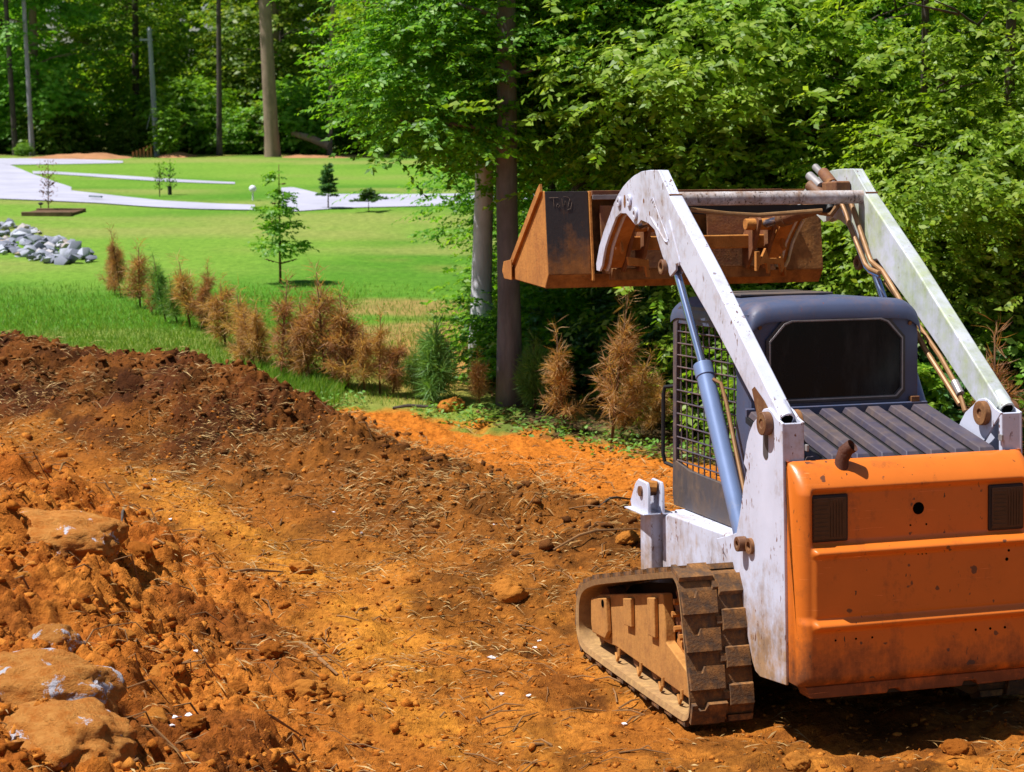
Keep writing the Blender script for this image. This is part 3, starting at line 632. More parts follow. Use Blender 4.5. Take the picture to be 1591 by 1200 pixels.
WI2 = [(x*.935, 1.70+(z-1.70)*.90) for x, z in WIN]; WO2 = [(x*1.012, 1.70+(z-1.70)*1.02) for x, z in WIN]
part('window_seal', loft(WI2, WO2, .707, .7195), 'rubber_seal', CAB, .004, 35, 'rounded black rubber window seal')
WS = [(x*.972, 1.70+(z-1.70)*.955) for x, z in WIN]; WS2 = [(x*.950, 1.70+(z-1.70)*.922) for x, z in WIN]
part('seal_strip', loft(WS2, WS, .703, .7068), 'fitting', CAB, .001)
part('window_pane', MB().prism(WI2, .7125, .7165, 'y'), 'dark_glass', CAB, label='dark tinted rear window pane')
part('sill_bar', MB().box(-.45, .45, .700, .7215, 1.442, 1.468), 'cab_blue', CAB, .004)
part('step_block', MB().box(.40, .448, .690, .7215, 1.47, 1.50), 'rust_brown', CAB, .004)
for x, z in ((-.405, 1.865), (.405, 1.865)): part('bolt', MB().tube([(x, .7195, z), (x, .712, z)], .010, 10), 'rust_brown', CAB)
# roof: a domed pressing
v = []; f = []; rx = np.concatenate([np.linspace(-.458, -.36, 9), np.linspace(-.3, .3, 9), np.linspace(.36, .458, 9)]); ry = np.concatenate([np.linspace(.705, .80, 9), np.linspace(.9, 1.6, 8), np.linspace(1.68, 1.80, 7)])
for x in rx:
    for y in ry:
        ex = max(0, abs(x)-.36)/.098; ey = max(0, .80-y)/.095; ef = max(0, y-1.68)/.12
        z = 2.0-.018*(x/.45)**2-.075*(1-math.sqrt(max(0, 1-min(1, ex)**2)))-.070*(1-math.sqrt(max(0, 1-min(1, ey)**2)))-.03*ef**2
        v.append((x, y, z))
ky = len(ry); top = len(v)
v += [(x, y, z-.03 if (abs(x) > .455 or y < .71) else min(z-.03, 1.93)) for x, y, z in v]
for i in range(len(rx)-1):
    for j in range(ky-1):
        a = i*ky+j; f.append((a, a+ky, a+ky+1, a+1)); f.append((top+a, top+a+1, top+a+ky+1, top+a+ky))
for i in range(len(rx)-1):
    for j in (0, ky-1): a = i*ky+j; f.append((a, top+a, top+a+ky, a+ky))
for j in range(ky-1):
    for i in (0, len(rx)-1): a = i*ky+j; f.append((a, a+1, top+a+1, top+a))
part('roof', MB().add(v, f), 'cab_blue', CAB, 0, 50, 'faded dark blue domed roof')
part('roof_hatch', MB().box(-.30, .22, 1.20, 1.72, 2.0, 2.012), 'cab_grey', CAB, .004)
for sgn in (-1, 1):
    xa, xb = .428*sgn, .452*sgn
    part('side_plate', MB().prism([(.76, .845), (1.79, .845), (1.81, .90), (1.80, 1.10), (1.56, 1.062), (.76, 1.045)], xa, xb), 'cab_grey', CAB, .004, 35, 'dusty grey lower cab panel')
    part('front_post', MB().prism([(1.755, 1.08), (1.80, 1.08), (1.785, 1.62), (1.775, 1.90), (1.66, 1.945), (1.64, 1.90), (1.715, 1.85), (1.735, 1.60)], xa, xb), 'screen_paint', CAB, .004)
    part('rear_post', MB().prism([(.746, 1.046), (.93, 1.05), (.90, 1.60), (.96, 1.80), (.96, 1.93), (.746, 1.93)], xa, xb), 'cab_blue', CAB, .004)
    part('top_rail', MB().prism([(.96, 1.845), (1.70, 1.845), (1.66, 1.945), (.96, 1.945)], xa, xb), 'cab_blue', CAB, .004)
    for i in range(10):
        yy = .955+.082*i; part('screen_bar', MB().tube([(.440*sgn, yy, 1.05), (.440*sgn, yy, 1.85)], .0042, 6), 'screen_paint', CAB)
    for i in range(12):
        zz = 1.098+.064*i; part('screen_bar', MB().tube([(.4445*sgn, .92, zz), (.4445*sgn, 1.745, zz)], .0048, 6), 'screen_paint', CAB)
    part('grab_rail', MB().tube([(.43*sgn, 1.79, 1.50), (.475*sgn, 1.85, 1.49), (.48*sgn, 1.86, 1.45), (.48*sgn, 1.875, 1.12), (.47*sgn, 1.87, 1.07), (.43*sgn, 1.80, 1.05)], .011, 8), 'black_metal', CAB)
part('seat', MB().box(-.25, .25, .95, 1.40, 1.02, 1.13).prism([(.88, 1.10), (1.0, 1.12), (.93, 1.66), (.83, 1.66)], -.24, .24), 'seat_vinyl', CAB, .02)
part('headrest', MB().box(-.12, .12, .80, .87, 1.665, 1.80), 'seat_vinyl', CAB, .02)
part('control_lever', MB().tube([(-.27, 1.46, .87), (-.28, 1.47, 1.25), (-.27, 1.50, 1.32)], .014, 8), 'black_metal', CAB)
part('control_lever', MB().tube([(.27, 1.46, .87), (.28, 1.47, 1.25), (.27, 1.50, 1.32)], .014, 8), 'black_metal', CAB)

# lift arms ----------------------------------------------------------------
ARM = [(1.36, 2.470), (1.44, 2.534), (1.60, 2.664), (1.727, 2.670), (1.86, 2.668), (1.983, 2.650), (2.08, 2.625), (2.167, 2.596), (2.25, 2.555), (2.33, 2.505), (2.43, 2.420), (2.52, 2.345), (2.600, 2.262), (2.66, 2.16), (2.655, 2.12), (2.60, 2.115),
       (2.555, 2.150), (2.494, 2.254), (2.43, 2.315), (2.36, 2.372), (2.294, 2.425), (2.22, 2.446), (2.12, 2.444), (2.03, 2.405), (1.97, 2.378), (1.92, 2.385), (1.876, 2.404), (1.76, 2.385), (1.668, 2.350), (1.619, 2.29), (1.553, 2.212), (1.49, 2.155), (1.441, 2.105), (1.36, 2.14)]
BOX = [(.10, 1.475), (.07, 1.498), (.09, 1.535), (.592, 1.912), (.913, 2.157), (1.34, 2.462), (1.44, 2.534), (1.46, 2.50), (1.40, 2.30), (1.40, 2.23), (1.36, 2.165), (1.30, 2.172), (1.158, 2.078), (.918, 1.927), (.657, 1.752), (.50, 1.642), (.33, 1.525), (.20, 1.455)]
for sgn in (-1, 1):
    nm = 'arm_white' if sgn < 0 else 'arm_mossy'
    A = part('lift_arm', MB().prism(ARM, .594*sgn, .580*sgn), nm, LD, .003, 35, 'white goose-necked lift arm' if sgn < 0 else 'white lift arm stained with green moss')
    part('inner_plate', MB().prism(ARM, .550*sgn, .536*sgn), nm, A, .003)
    part('arm_box', MB().prism(BOX, .598*sgn, .522*sgn), nm, A, .010)
    rim = ARM[:14]; rim2 = [(y_-.0, z_-.012) for y_, z_ in rim]
    web = MB()
    for (p_, q_) in zip(rim[:-1], rim[1:]):
        a = (p_[0], p_[1]-.002); b = (q_[0], q_[1]-.002); web.add([(.579*sgn, *a), (.551*sgn, *a), (.551*sgn, *b), (.579*sgn, *b), (.579*sgn, a[0]-.004, a[1]-.012), (.551*sgn, a[0]-.004, a[1]-.012), (.551*sgn, b[0]-.004, b[1]-.012), (.579*sgn, b[0]-.004, b[1]-.012)], [(0, 1, 2, 3), (4, 7, 6, 5), (0, 3, 7, 4), (1, 5, 6, 2)])
    part('edge_web', web, nm, A)
    liner = [(y_, z_) for y_, z_ in ARM[13:24]]; ln2 = MB()
    for (p_, q_) in zip(liner[:-1], liner[1:]):
        ln2.add([(.5795*sgn, p_[0]+.012, p_[1]+.012), (.5505*sgn, p_[0]+.012, p_[1]+.012), (.5505*sgn, q_[0]+.012, q_[1]+.012), (.5795*sgn, q_[0]+.012, q_[1]+.012), (.5795*sgn, p_[0]+.022, p_[1]+.022), (.5505*sgn, p_[0]+.022, p_[1]+.022), (.5505*sgn, q_[0]+.022, q_[1]+.022), (.5795*sgn, q_[0]+.022, q_[1]+.022)], [(0, 1, 2, 3), (4, 7, 6, 5), (0, 3, 7, 4), (1, 5, 6, 2)])
    part('hook_liner', ln2, 'bucket_mud', A)
    # the flared hook flange that the mud sticks to
    fl = MB(); L0 = [(2.60, 2.135), (2.545, 2.18), (2.485, 2.27), (2.40, 2.345), (2.30, 2.43), (2.16, 2.447)]
    for (p_, q_) in zip(L0[:-1], L0[1:]):
        fl.add([(.536*sgn, *p_), (.455*sgn, *p_), (.455*sgn, *q_), (.536*sgn, *q_), (.536*sgn, p_[0]+.008, p_[1]+.012), (.455*sgn, p_[0]+.008, p_[1]+.012), (.455*sgn, q_[0]+.008, q_[1]+.012), (.536*sgn, q_[0]+.008, q_[1]+.012)], [(0, 1, 2, 3), (4, 7, 6, 5), (0, 3, 7, 4), (1, 5, 6, 2), (0, 4, 5, 1), (3, 2, 6, 7)])
    part('hook_flange', fl, 'bucket_mud', A)
    for c, r0, r1 in (((2.225, 2.512), .010, .030), ((2.055, 2.515), .010, .034), ((1.962, 2.440), .014, .036)):
        part('pin_boss', MB().ring(c, r0, r1, .5945*sgn, .607*sgn, 'x', 20), nm, A, .003)
        part('boss_bore', MB().tube([(.596*sgn, *c), (.600*sgn, *c)], r0, 12), 'rust_brown', A)
    for c, ry_, rz_ in (((2.14, 2.512), .018, .036), ((1.83, 2.508), .010, .013), ((1.74, 2.44), .006, .012), ((2.30, 2.19+.06), .006, .008)):
        part('bolt_hole', MB().prism([(c[0]+ry_*math.cos(t), c[1]+rz_*math.sin(t)) for t in np.linspace(0, 2*math.pi, 16, endpoint=False)], .5945*sgn, .5952*sgn), 'rust_brown', A)
    part('weld_bead', MB().tube([(.600*sgn, 1.70, 2.505), (.600*sgn, 1.67, 2.52), (.600*sgn, 1.45, 2.30)], .003, 6), nm, A)
    part('weld_bead', MB().tube([(.597*sgn, 1.72, 2.42), (.597*sgn, 1.50, 2.29), (.597*sgn, 1.47, 2.285)], .005, 6), nm, A)
    part('weld_bead', MB().tube([(.599*sgn, 1.43, 2.40), (.599*sgn, 1.30, 2.21), (.599*sgn, 1.285, 2.185), (.599*sgn, 1.30, 2.165)], .0045, 6), nm, A)
    part('top_seam', MB().tube([(.597*sgn, 1.432, 2.531), (.526*sgn, 1.432, 2.531)], .0045, 6), 'rust_brown', A)
    part('cylinder_boss', MB().ring((1.50, 2.155), .022, .040, .60*sgn, .625*sgn, 'x', 22), 'pin_rust', A, .004); part('cylinder_boss', MB().ring((1.50, 2.155), .022, .04, .53*sgn, .505*sgn, 'x', 22), 'pin_rust', A, .004)
    part('pivot_ear', MB().prism([(.36, 1.60), (.33, 1.615), (.22, 1.56), (.10, 1.475), (.12, 1.42), (.20, 1.41), (.30, 1.48)], .6005*sgn, .6025*sgn), 'pin_rust', A)
    part('arm_end', MB().tube([(.560*sgn, .145, 1.545), (.560*sgn, .062, 1.486)], .036, 18), nm, A)
    part('arm_end_bore', MB().tube([(.560*sgn, .0625, 1.4862), (.560*sgn, .0605, 1.485)], .028, 16), 'hole_black', A)
    # lift cylinder
    cy = part('lift_cylinder', MB().tube([(.562*sgn, 1.055, 1.640), (.562*sgn, .52, .80)], .045, 24), 'barrel_steel', LD, .004, 35, 'blue grey hydraulic lift cylinder')
    part('rod', MB().tube([(.562*sgn, 1.46, 2.18), (.562*sgn, 1.05, 1.635)], .021, 18), 'chrome', cy, label='bright chromed cylinder rod')
    part('gland', MB().tube([(.562*sgn, 1.075, 1.668), (.562*sgn, 1.035, 1.608)], .050, 24), 'barrel_steel', cy, .004)
    part('feed_line', MB().tube([(.545*sgn, .98, 1.60), (.515*sgn, .95, 1.58), (.505*sgn, .90, 1.48), (.51*sgn, .78, 1.27), (.52*sgn, .64, 1.06)], .010, 8), 'copper_line', cy)
    part('arm_line', MB().tube([(.52*sgn, 1.20, 2.06), (.52*sgn, .90, 1.885), (.52*sgn, .62, 1.70), (.515*sgn, .44, 1.56), (.51*sgn, .36, 1.45)], .012, 8), 'copper_line', A)
    part('line_fitting', MB().tube([(.515*sgn, .47, 1.585), (.514*sgn, .41, 1.53)], .020, 10), 'fitting', A)
ARMR = [o for o in LD.children if o.name.startswith('lift_arm')][1]
part('cross_tube', MB().tube([(-.537, 1.50, 2.510), (.537, 1.50, 2.510)], .036, 24), 'tube_dirty', LD, 0, 35, 'dirty white cross tube joining both lift arms')
LA = [(1.80, 2.57), (1.775, 2.549), (1.64, 2.527), (1.59, 2.51), (1.56, 2.47), (1.36, 2.20), (1.33, 2.165), (1.29, 2.148), (1.20, 2.115), (1.024, 1.982), (.754, 1.737), (.528, 1.575), (.40, 1.48)]
part('hydraulic_line', MB().tube([(.505, y, z) for y, z in LA], .0135, 10), 'copper_line', LD)
LB = [(1.74, 2.52), (1.70, 2.50), (1.61, 2.464), (1.57, 2.42), (1.53, 2.36), (1.345, 2.151), (1.293, 2.125), (1.184, 2.105)]
part('hydraulic_line', MB().tube([(.478, y, z) for y, z in LB], .012, 10), 'copper_line', LD)
part('hydraulic_line', MB().tube([(.49, y+.02, z-.02) for y, z in LB[2:]], .009, 8), 'chrome', LD)
CP = part('coupler_block', MB().box(.44, .534, 1.62, 1.80, 2.50, 2.60), 'rust_brown', LD, .012, 35, 'rusty hydraulic coupler block')
for (a, b, r, mt) in (((.48, 1.86, 2.655), (.48, 1.74, 2.585), .032, 'rust_brown'), ((.43, 1.93, 2.64), (.44, 1.80, 2.575), .026, 'fitting'), ((.48, 1.75, 2.592), (.49, 1.69, 2.555), .024, 'fitting'), ((.41, 1.88, 2.585), (.44, 1.75, 2.51), .034, 'pin_rust'), ((.47, 1.94, 2.69), (.47, 1.85, 2.645), .020, 'fitting'), ((.45, 1.76, 2.50), (.45, 1.70, 2.44), .03, 'black_metal')):
    part('coupler', MB().tube([a, b], r, 16), mt, CP, .004)
part('hose', MB().tube([(.44, 1.80, 2.50), (.42, 1.77, 2.43), (.45, 1.69, 2.42), (.48, 1.67, 2.47)], .016, 8), 'copper_line', CP)

# bucket and quick attach --------------------------------------------------
BK = part('bucket', MB().prism([(2.757, 2.018), (3.50, 2.062), (3.50, 2.076), (2.762, 2.034)], -.878, .878), 'bucket_rust', LD, .003, 35, 'wide rusty digging bucket held up level')
part('heel', MB().prism([(2.690, 2.098), (2.757, 2.018), (2.772, 2.030), (2.704, 2.104)], -.878, .878), 'bucket_rust', BK)
BACK = [(2.690, 2.100), (2.704, 2.100), (2.752, 2.586), (2.738, 2.586)]
part('back_plate', MB().prism(BACK, -.878, -.615), 'bucket_dark', BK, .002, 35, 'dark brown back panel with scratched lettering')
part('back_plate', MB().prism(BACK, .63, .878), 'bucket_rust', BK, .002)
part('middle_back', MB().prism([(2.84, 2.06), (2.86, 2.06), (2.86, 2.57), (2.84, 2.57)], -.64, .65), 'bucket_rust', BK)
for sgn in (-1, 1):
    part('bucket_side', MB().prism([(2.742, 2.584), (2.694, 2.098), (2.760, 2.022), (3.52, 2.068), (3.44, 2.19), (2.83, 2.596)], .880*sgn, .868*sgn), 'bucket_mud', BK, .002, 35, 'mud covered bucket end plate')
    part('side_edge', MB().prism([(2.785, 2.632), (2.845, 2.600), (3.46, 2.175), (3.42, 2.145), (2.775, 2.585)], .898*sgn, .8805*sgn), 'bucket_mud', BK, .003)
    part('lip_corner', MB().prism([(3.40, 2.185), (3.58, 2.17), (3.62, 2.11), (3.57, 2.062), (3.40, 2.055)], .905*sgn, .8985*sgn), 'bucket_mud', BK, .003)
    xf = (-.612 if sgn < 0 else .627)
    part('back_flange', MB().prism([(2.672, 2.06), (2.86, 2.06), (2.86, 2.585), (2.722, 2.585)], xf, xf+.014*(-1 if sgn > 0 else 1)), 'bucket_mud', BK, .002)
part('cutting_edge', MB().prism([(3.46, 2.058), (3.62, 2.085), (3.62, 2.09), (3.46, 2.078)], -.897, .897), 'bucket_mud', BK)
part('top_lip', MB().box(-.60, .612, 2.70, 2.862, 2.555, 2.588), 'rust_brown', BK, .003)
part('top_strip', MB().box(-.60, -.36, 2.690, 2.6995, 2.535, 2.562), 'fitting', BK, .002)
# scratched letters on the left back panel: T o W
def strokes(lst, x0, z0, sc):
    mb = MB()
    for L_ in lst:
        pts = []
        for a, b in L_:
            z = z0+b*sc; pts.append((x0+a*sc, 2.690+(z-2.10)*(.048/.486)-.0012, z))
        mb.tube(pts, .0010, 5)
    return mb
part('scratched_lettering', strokes([[(0, 1), (.9, 1.02)], [(.42, 1), (.46, .15)], [(.85, .45), (.70, .22), (.85, .08), (1.02, .22), (.85, .45)], [(1.25, .95), (1.35, .15), (1.6, .7), (1.8, .05), (2.05, .9)], [(1.45, 1.1), (1.9, 1.05), (2.25, .6), (2.1, -.05), (1.75, -.15)]], -.855, 2.487, .062), 'scratch', BK, label='letters scratched into the paint')
QA = part('quick_attach', MB().box(-.535, .535, 2.56, 2.66, 2.235, 2.315), 'bucket_mud', LD, .008, 35, 'mud caked quick attach frame behind the bucket')
part('attach_plate', MB().prism([(2.66, 2.10), (2.68, 2.10), (2.72, 2.50), (2.70, 2.50)], -.55, -.12), 'rust_brown', QA)
part('attach_plate', MB().prism([(2.66, 2.10), (2.68, 2.10), (2.72, 2.50), (2.70, 2.50)], .12, .55), 'rust_brown', QA)
part('beam_web', MB().box(-.50, .50, 2.62, 2.70, 2.06, 2.13), 'bucket_rust', QA, .005)
for sgn in (-1, 1):
    for xx in (.33, .43):
        part('clevis_plate', MB().prism([(2.40, 2.40), (2.45, 2.43), (2.55, 2.42), (2.66, 2.30), (2.66, 2.12), (2.60, 2.11), (2.52, 2.20), (2.44, 2.32)], xx*sgn, (xx+.022)*sgn), 'rust_brown', QA, .004)
    part('clevis_pin', MB().tube([(.27*sgn, 2.47, 2.375), (.49*sgn, 2.47, 2.375)], .034, 16), 'bucket_mud', QA, .004)
    part('wedge_lever', MB().prism([(.31, 2.215), (.335, 2.215), (.34, 2.17), (.372, 2.235), (.392, 2.175), (.46, 2.175), (.478, 2.20), (.492, 2.125), (.478, 2.09), (.468, 2.09), (.46, 2.14), (.400, 2.14), (.396, 2.085), (.386, 2.085), (.375, 2.145), (.335, 2.135), (.322, 2.10), (.31, 2.10)] if sgn > 0 else [(-.49, 2.20), (-.36, 2.18), (-.35, 2.08), (-.37, 2.08), (-.38, 2.14), (-.48, 2.15)], 2.40, 2.43, 'y'), 'bucket_mud', QA, .003)
    part('lever_guard', MB().prism([(2.45, 2.215), (2.62, 2.37), (2.64, 2.42), (2.60, 2.43), (2.50, 2.34), (2.42, 2.23)], .50*sgn, .512*sgn), 'bucket_mud', QA, .003)
    tc = part('tilt_cylinder', MB().tube([(.395*sgn, 1.72, 2.47), (.395*sgn, 2.20, 2.405)], .042, 20), 'rust_brown', LD, .004, 35, 'rusty tilt cylinder')
    part('rod', MB().tube([(.395*sgn, 2.19, 2.406), (.395*sgn, 2.47, 2.375)], .024, 14), 'chrome', tc)
    part('gland', MB().tube([(.395*sgn, 2.14, 2.413), (.395*sgn, 2.22, 2.402)], .048, 18), 'pin_rust', tc)
    part('tilt_hose', MB().tube([(.38*sgn, 1.76, 2.52), (.36*sgn, 1.95, 2.49), (.37*sgn, 2.10, 2.46)], .012, 8), 'copper_line', tc)
part('boom_bracket', MB().box(-.46, .46, 1.70, 1.74, 2.43, 2.475), 'black_metal', LD)
part('hose', MB().tube([(-.50, 1.52, 2.46), (-.2, 1.6, 2.43), (0, 1.66, 2.42), (.35, 1.60, 2.44)], .012, 8), 'copper_line', LD)

# ------------------------------------------------------------------ foliage makers
def crown_quads(seed, blobs, L=.075, wr=.52, twig=(.28, .5), per=13, droop=.12, flat=.45):
    """leafy twigs gathered in clumps; blobs = (centre, radii, clumps, twigs per clump)"""
    R = np.random.RandomState(seed); out = []
    for c, r, ncl, ntw in blobs:
        d = norm(R.normal(size=(ncl, 3))); rr = R.uniform(.15, 1, (ncl, 1))**.45
        cc = np.array(c)+d*rr*np.array(r)
        m = ncl*ntw; ci = np.repeat(np.arange(ncl), ntw)
        cs = R.uniform(.13, .40, (ncl, 1))*np.array([1, 1, flat])*min(1.5, max(r)/1.4)
        P = cc[ci]+R.normal(size=(m, 3))*cs[ci]
        o = P-np.array(c); o[:, 2] *= .25
        D = norm(norm(o)+R.normal(size=(m, 3))*.55); D[:, 2] = D[:, 2]*.4-droop
        D = norm(D); TL = R.uniform(*twig, m)
        k = np.arange(per); t = (k+.6)/per
        pos = P[:, None, :]+D[:, None, :]*(t[None, :, None]*TL[:, None, None]); pos[..., 2] -= (t**2*.10)[None, :]*TL[:, None]*2*droop*3
        S = norm(np.cross(D, np.array([0, 0, 1.]))); sg = np.where(k % 2 == 0, 1., -1.)
        LD_ = norm(D[:, None, :]*.65+S[:, None, :]*sg[None, :, None]*.8+R.normal(size=(m, per, 3))*.25); LD_[..., 2] -= .15
        ou = norm(P-np.array(c)); ou[:, 2] *= .3
        Nn = norm(np.array([0, 0, .75])+ou[:, None, :]*.75+R.normal(size=(m, per, 3))*.42)
        LL = L*R.uniform(.65, 1.25, (m, per))
        out.append(leaves(pos.reshape(-1, 3), LD_.reshape(-1, 3), Nn.reshape(-1, 3), LL.ravel(), LL.ravel()*wr))
    return np.concatenate(out)
def crown_mesh(name, *a, mat='leaf_main', **k):
    me = quads(name, crown_quads(*a, **k)); me.materials.append(MATS[mat]); return me
def trunk_mb(h, r, lean=(0, 0), seed=0, limbs=(), n=12, bend=.06, flare=1.25, top=.45):
    R = random.Random(seed); pts = []; rs = []
    k = max(6, int(h/.5)); ox = oy = 0
    for i in range(k+1):
        t = i/k; ox += R.uniform(-1, 1)*bend*h/k*.5; oy += R.uniform(-1, 1)*bend*h/k*.5
        pts.append((lean[0]*t+ox, lean[1]*t+oy, h*t-.12*(i == 0))); rs.append(r*(1-t*(1-top))*(1+(flare-1)*max(0, 1-t*k/1.6)))
    mb = MB().tube(pts, rs, n)
    for t, az, ln, rise in limbs:
        i = min(k-1, int(t*k)); b = Vector(pts[i]); d = Vector((math.cos(az), math.sin(az), rise))
        q = [b+d*ln*s_+Vector((R.uniform(-.05, .05), R.uniform(-.05, .05), -.10*s_*s_*ln))*(s_ > 0) for s_ in (0, .25, .5, .75, 1)]
        mb.tube(q, [rs[i]*.24*(1-.85*s_)+.004 for s_ in (0, .25, .5, .75, 1)], 6)
        for s2 in (.45, .7):
            b2 = b.lerp(q[-1], s2); a2 = az+R.choice((-.7, .7)); mb.tube([b2, b2+Vector((math.cos(a2), math.sin(a2), rise*.6))*ln*.35], [.014, .005], 5)
    return mb
LIMBS = [(.30+.05*i, 2.4*i, 1.3+.25*(i % 3), .25+.12*(i % 2)) for i in range(11)]
def tree(name, loc, trunk, crown, rz, sc, label, group, trunk_mat='bark_dark', leaf_mat=None, crown_off=(0, 0, 0), crown_sc=(1, 1, 1), cat='tree'):
    e = empty(name, loc, rz); e.scale = (sc, sc, sc)
    tag(e, label, cat, group)
    t = bpy.data.objects.new('trunk', trunk); COL.objects.link(t); t.parent = e
    c = bpy.data.objects.new('crown', crown); COL.objects.link(c); c.parent = e; c.location = crown_off; c.scale = crown_sc
    for o, m_ in ((t, trunk_mat), (c, leaf_mat)):
        if m_: o.material_slots[0].link = 'OBJECT'; o.material_slots[0].material = MATS[m_]
    return e
def tmesh(mb, mat='bark_dark'):
    me = mb.mesh('trunk'); me.materials.append(MATS[mat]); me.polygons.foreach_set('use_smooth', [True]*len(me.polygons)); return me
def ground_z(x, y): return h1(x, y)

# ------------------------------------------------------------------ near wood on the right
CR_A = crown_mesh('crown_broad', 11, [((0, 0, 4.0), (1.4, 1.1, 1.5), 95, 14), ((-.75, -.2, 2.9), (.85, .8, .8), 60, 14), ((-.3, -.1, 2.45), (.6, .5, .35), 18, 13), ((.9, 0, 3.5), (1.3, 1.0, 1.3), 48, 13), ((.2, .3, 5.8), (1.3, 1.2, 1.2), 14, 11)], L=.070, per=16)
CR_B = crown_mesh('crown_low', 12, [((0, 0, 1.9), (1.5, 1.3, 1.4), 95, 14), ((.3, 0, 3.6), (1.7, 1.5, 1.5), 85, 13), ((0, .2, 5.2), (1.3, 1.2, 1.0), 12, 11)], L=.070, per=16, mat='leaf_main')
CR_C = crown_mesh('crown_spray', 13, [((0, 0, 1.7), (1.35, 1.1, 1.2), 95, 15), ((-.4, -.2, 2.8), (1.4, 1.2, 1.0), 75, 14), ((.2, 0, 4.0), (1.3, 1.2, 1.0), 18, 11)], L=.082, wr=.47, per=16, mat='leaf_bright', droop=.2)
CR_D = crown_mesh('crown_tall', 14, [((0, 0, 4.2), (1.8, 1.7, 2.1), 115, 14), ((0, 0, 6.6), (1.5, 1.5, 1.4), 16, 11)], L=.082, per=17)
CR_S = crown_mesh('foliage_shrub', 15, [((0, 0, .55), (.75, .65, .55), 60, 14)], L=.075, twig=(.15, .3))
TR_A = tmesh(trunk_mb(7.5, .112, (-.08, 0), 3, [(.37, 3.0, 1.1, .2), (.38, 2.5, 1.2, .2), (.42, .3, 1.8, .3), (.46, 1.6, 1.6, .3), (.5, 3.0, 1.8, .35), (.62, .8, 1.6, .4), (.7, 4, 1.4, .4)], 16, .03), 'bark_grey')
TR_B = tmesh(trunk_mb(5.6, .065, (.15, .1), 5, [(.18+.06*i, 2.4*i+.7, 1.2, .35) for i in range(12)], 10))
TR_D = tmesh(trunk_mb(9, .12, (.1, .2), 6, [(.35+.05*i, 2.4*i, 1.5, .3) for i in range(11)], 12))
TR_S = tmesh(trunk_mb(.9, .016, (.05, 0), 7, [(.2+.15*i, 2.1*i, .4, .8) for i in range(5)], 6, top=.3))
b1, b2 = at(790, 640), at(744, 596)
b1.y += .25; b1.x += .02
NW = 'trees of the near wood'
tree('broadleaf_tree', b1, TR_A, CR_A, .0, 1.0, 'grey trunked leafy tree, right one of the pair, just left of the raised bucket', None, 'bark_slate', crown_off=(.1, .55, 0))
tree('broadleaf_tree', (b2.x, b2.y+.5, h1(b2.x, b2.y+.5)-.02), tmesh(trunk_mb(6.5, .115, (.02, .25), 8, [(.42, 2.9, 1.1, .2), (.46, 2.6, 1.2, .25), (.5, 1, 1.5, .3), (.6, 4.6, 1.6, .3)], 16, .02), 'bark_grey'), CR_A, 5.6, .98,
     'pale grey trunked leafy tree, left one of the pair at the edge of the lawn', None, 'bark_pale', crown_off=(.2, .3, .5))
def spot(u, D): x = (u-IW/2)/FPX*D; return (x, D, h1(x, D)-.03)
near = [  # u, depth, crown, trunk, rotation, scale, leaf material, label
 (905, 19.0, CR_D, TR_D, .5, .95, 'leaf_main', 'tall leafy tree rising behind the left end of the bucket'),
 (1040, 18.0, CR_D, TR_D, 1.9, 1.0, 'leaf_bright', 'tall bright green tree above the middle of the bucket'),
 (1000, 21.5, CR_B, TR_B, 2.6, 1.2, 'leaf_main', 'low crowned leafy tree behind the middle of the bucket'),
 (1135, 17.0, CR_C, TR_B, .9, 1.15, 'leaf_bright', 'bright leafy tree behind the cross tube of the loader'),
 (1230, 19.5, CR_D, TR_D, 3.1, 1.05, 'leaf_main', 'tall leafy tree above the right end of the bucket'),
 (1290, 16.2, CR_C, TR_B, 4.1, 1.0, 'leaf_bright', 'bright low tree right behind the right lift arm top'),
 (1400, 17.5, CR_B, TR_B, 5.0, 1.15, 'leaf_main', 'leafy tree to the right of the cab roof'),
 (1440, 14.9, CR_C, TR_B, 1.3, .84, 'leaf_bright', 'yellow green drooping tree nearest the right lift arm'),
 (1580, 14.6, CR_C, TR_B, 2.9, .98, 'leaf_bright', 'bright drooping tree at the right edge of the picture'),
 (1540, 18.5, CR_D, TR_D, 4.6, 1.05, 'leaf_main', 'tall leafy tree in the top right corner'),
 (1660, 17.0, CR_B, TR_B, .2, 1.2, 'leaf_main', 'leafy tree just cut by the right edge'),
 (860, 23.0, CR_B, TR_B, 3.5, 1.0, 'leaf_main', 'dim leafy tree standing deeper in the wood left of the bucket'),
]
for u, D, cr, tr_, rz, sc, lm, lab in near:
    tree('broadleaf_tree', spot(u, D), tr_, cr, rz, sc, lab, NW, 'bark_dark', lm)
for i, (u, D, cr, sc) in enumerate([(960, 24.5, CR_D, 1.15), (1110, 23.5, CR_B, 1.4), (1190, 26, CR_D, 1.25), (1310, 23, CR_B, 1.45), (1400, 25.5, CR_D, 1.25), (1500, 22.5, CR_B, 1.4), (1610, 24, CR_D, 1.2), (1720, 21, CR_B, 1.3),
                                    (1060, 30, CR_D, 1.3), (1260, 31, CR_D, 1.4), (1450, 31, CR_B, 1.7), (1620, 30, CR_D, 1.4), (1160, 35, CR_B, 1.8), (1360, 36, CR_B, 1.9), (1560, 37, CR_B, 1.9), (1750, 34, CR_D, 1.5)]):
    tree('broadleaf_tree', spot(u, D), TR_D if cr is CR_D else TR_B, cr, 1.7*i, sc, 'shaded leafy tree deep in the wood behind the loader', 'trees deep in the wood', 'bark_dark', 'leaf_main')
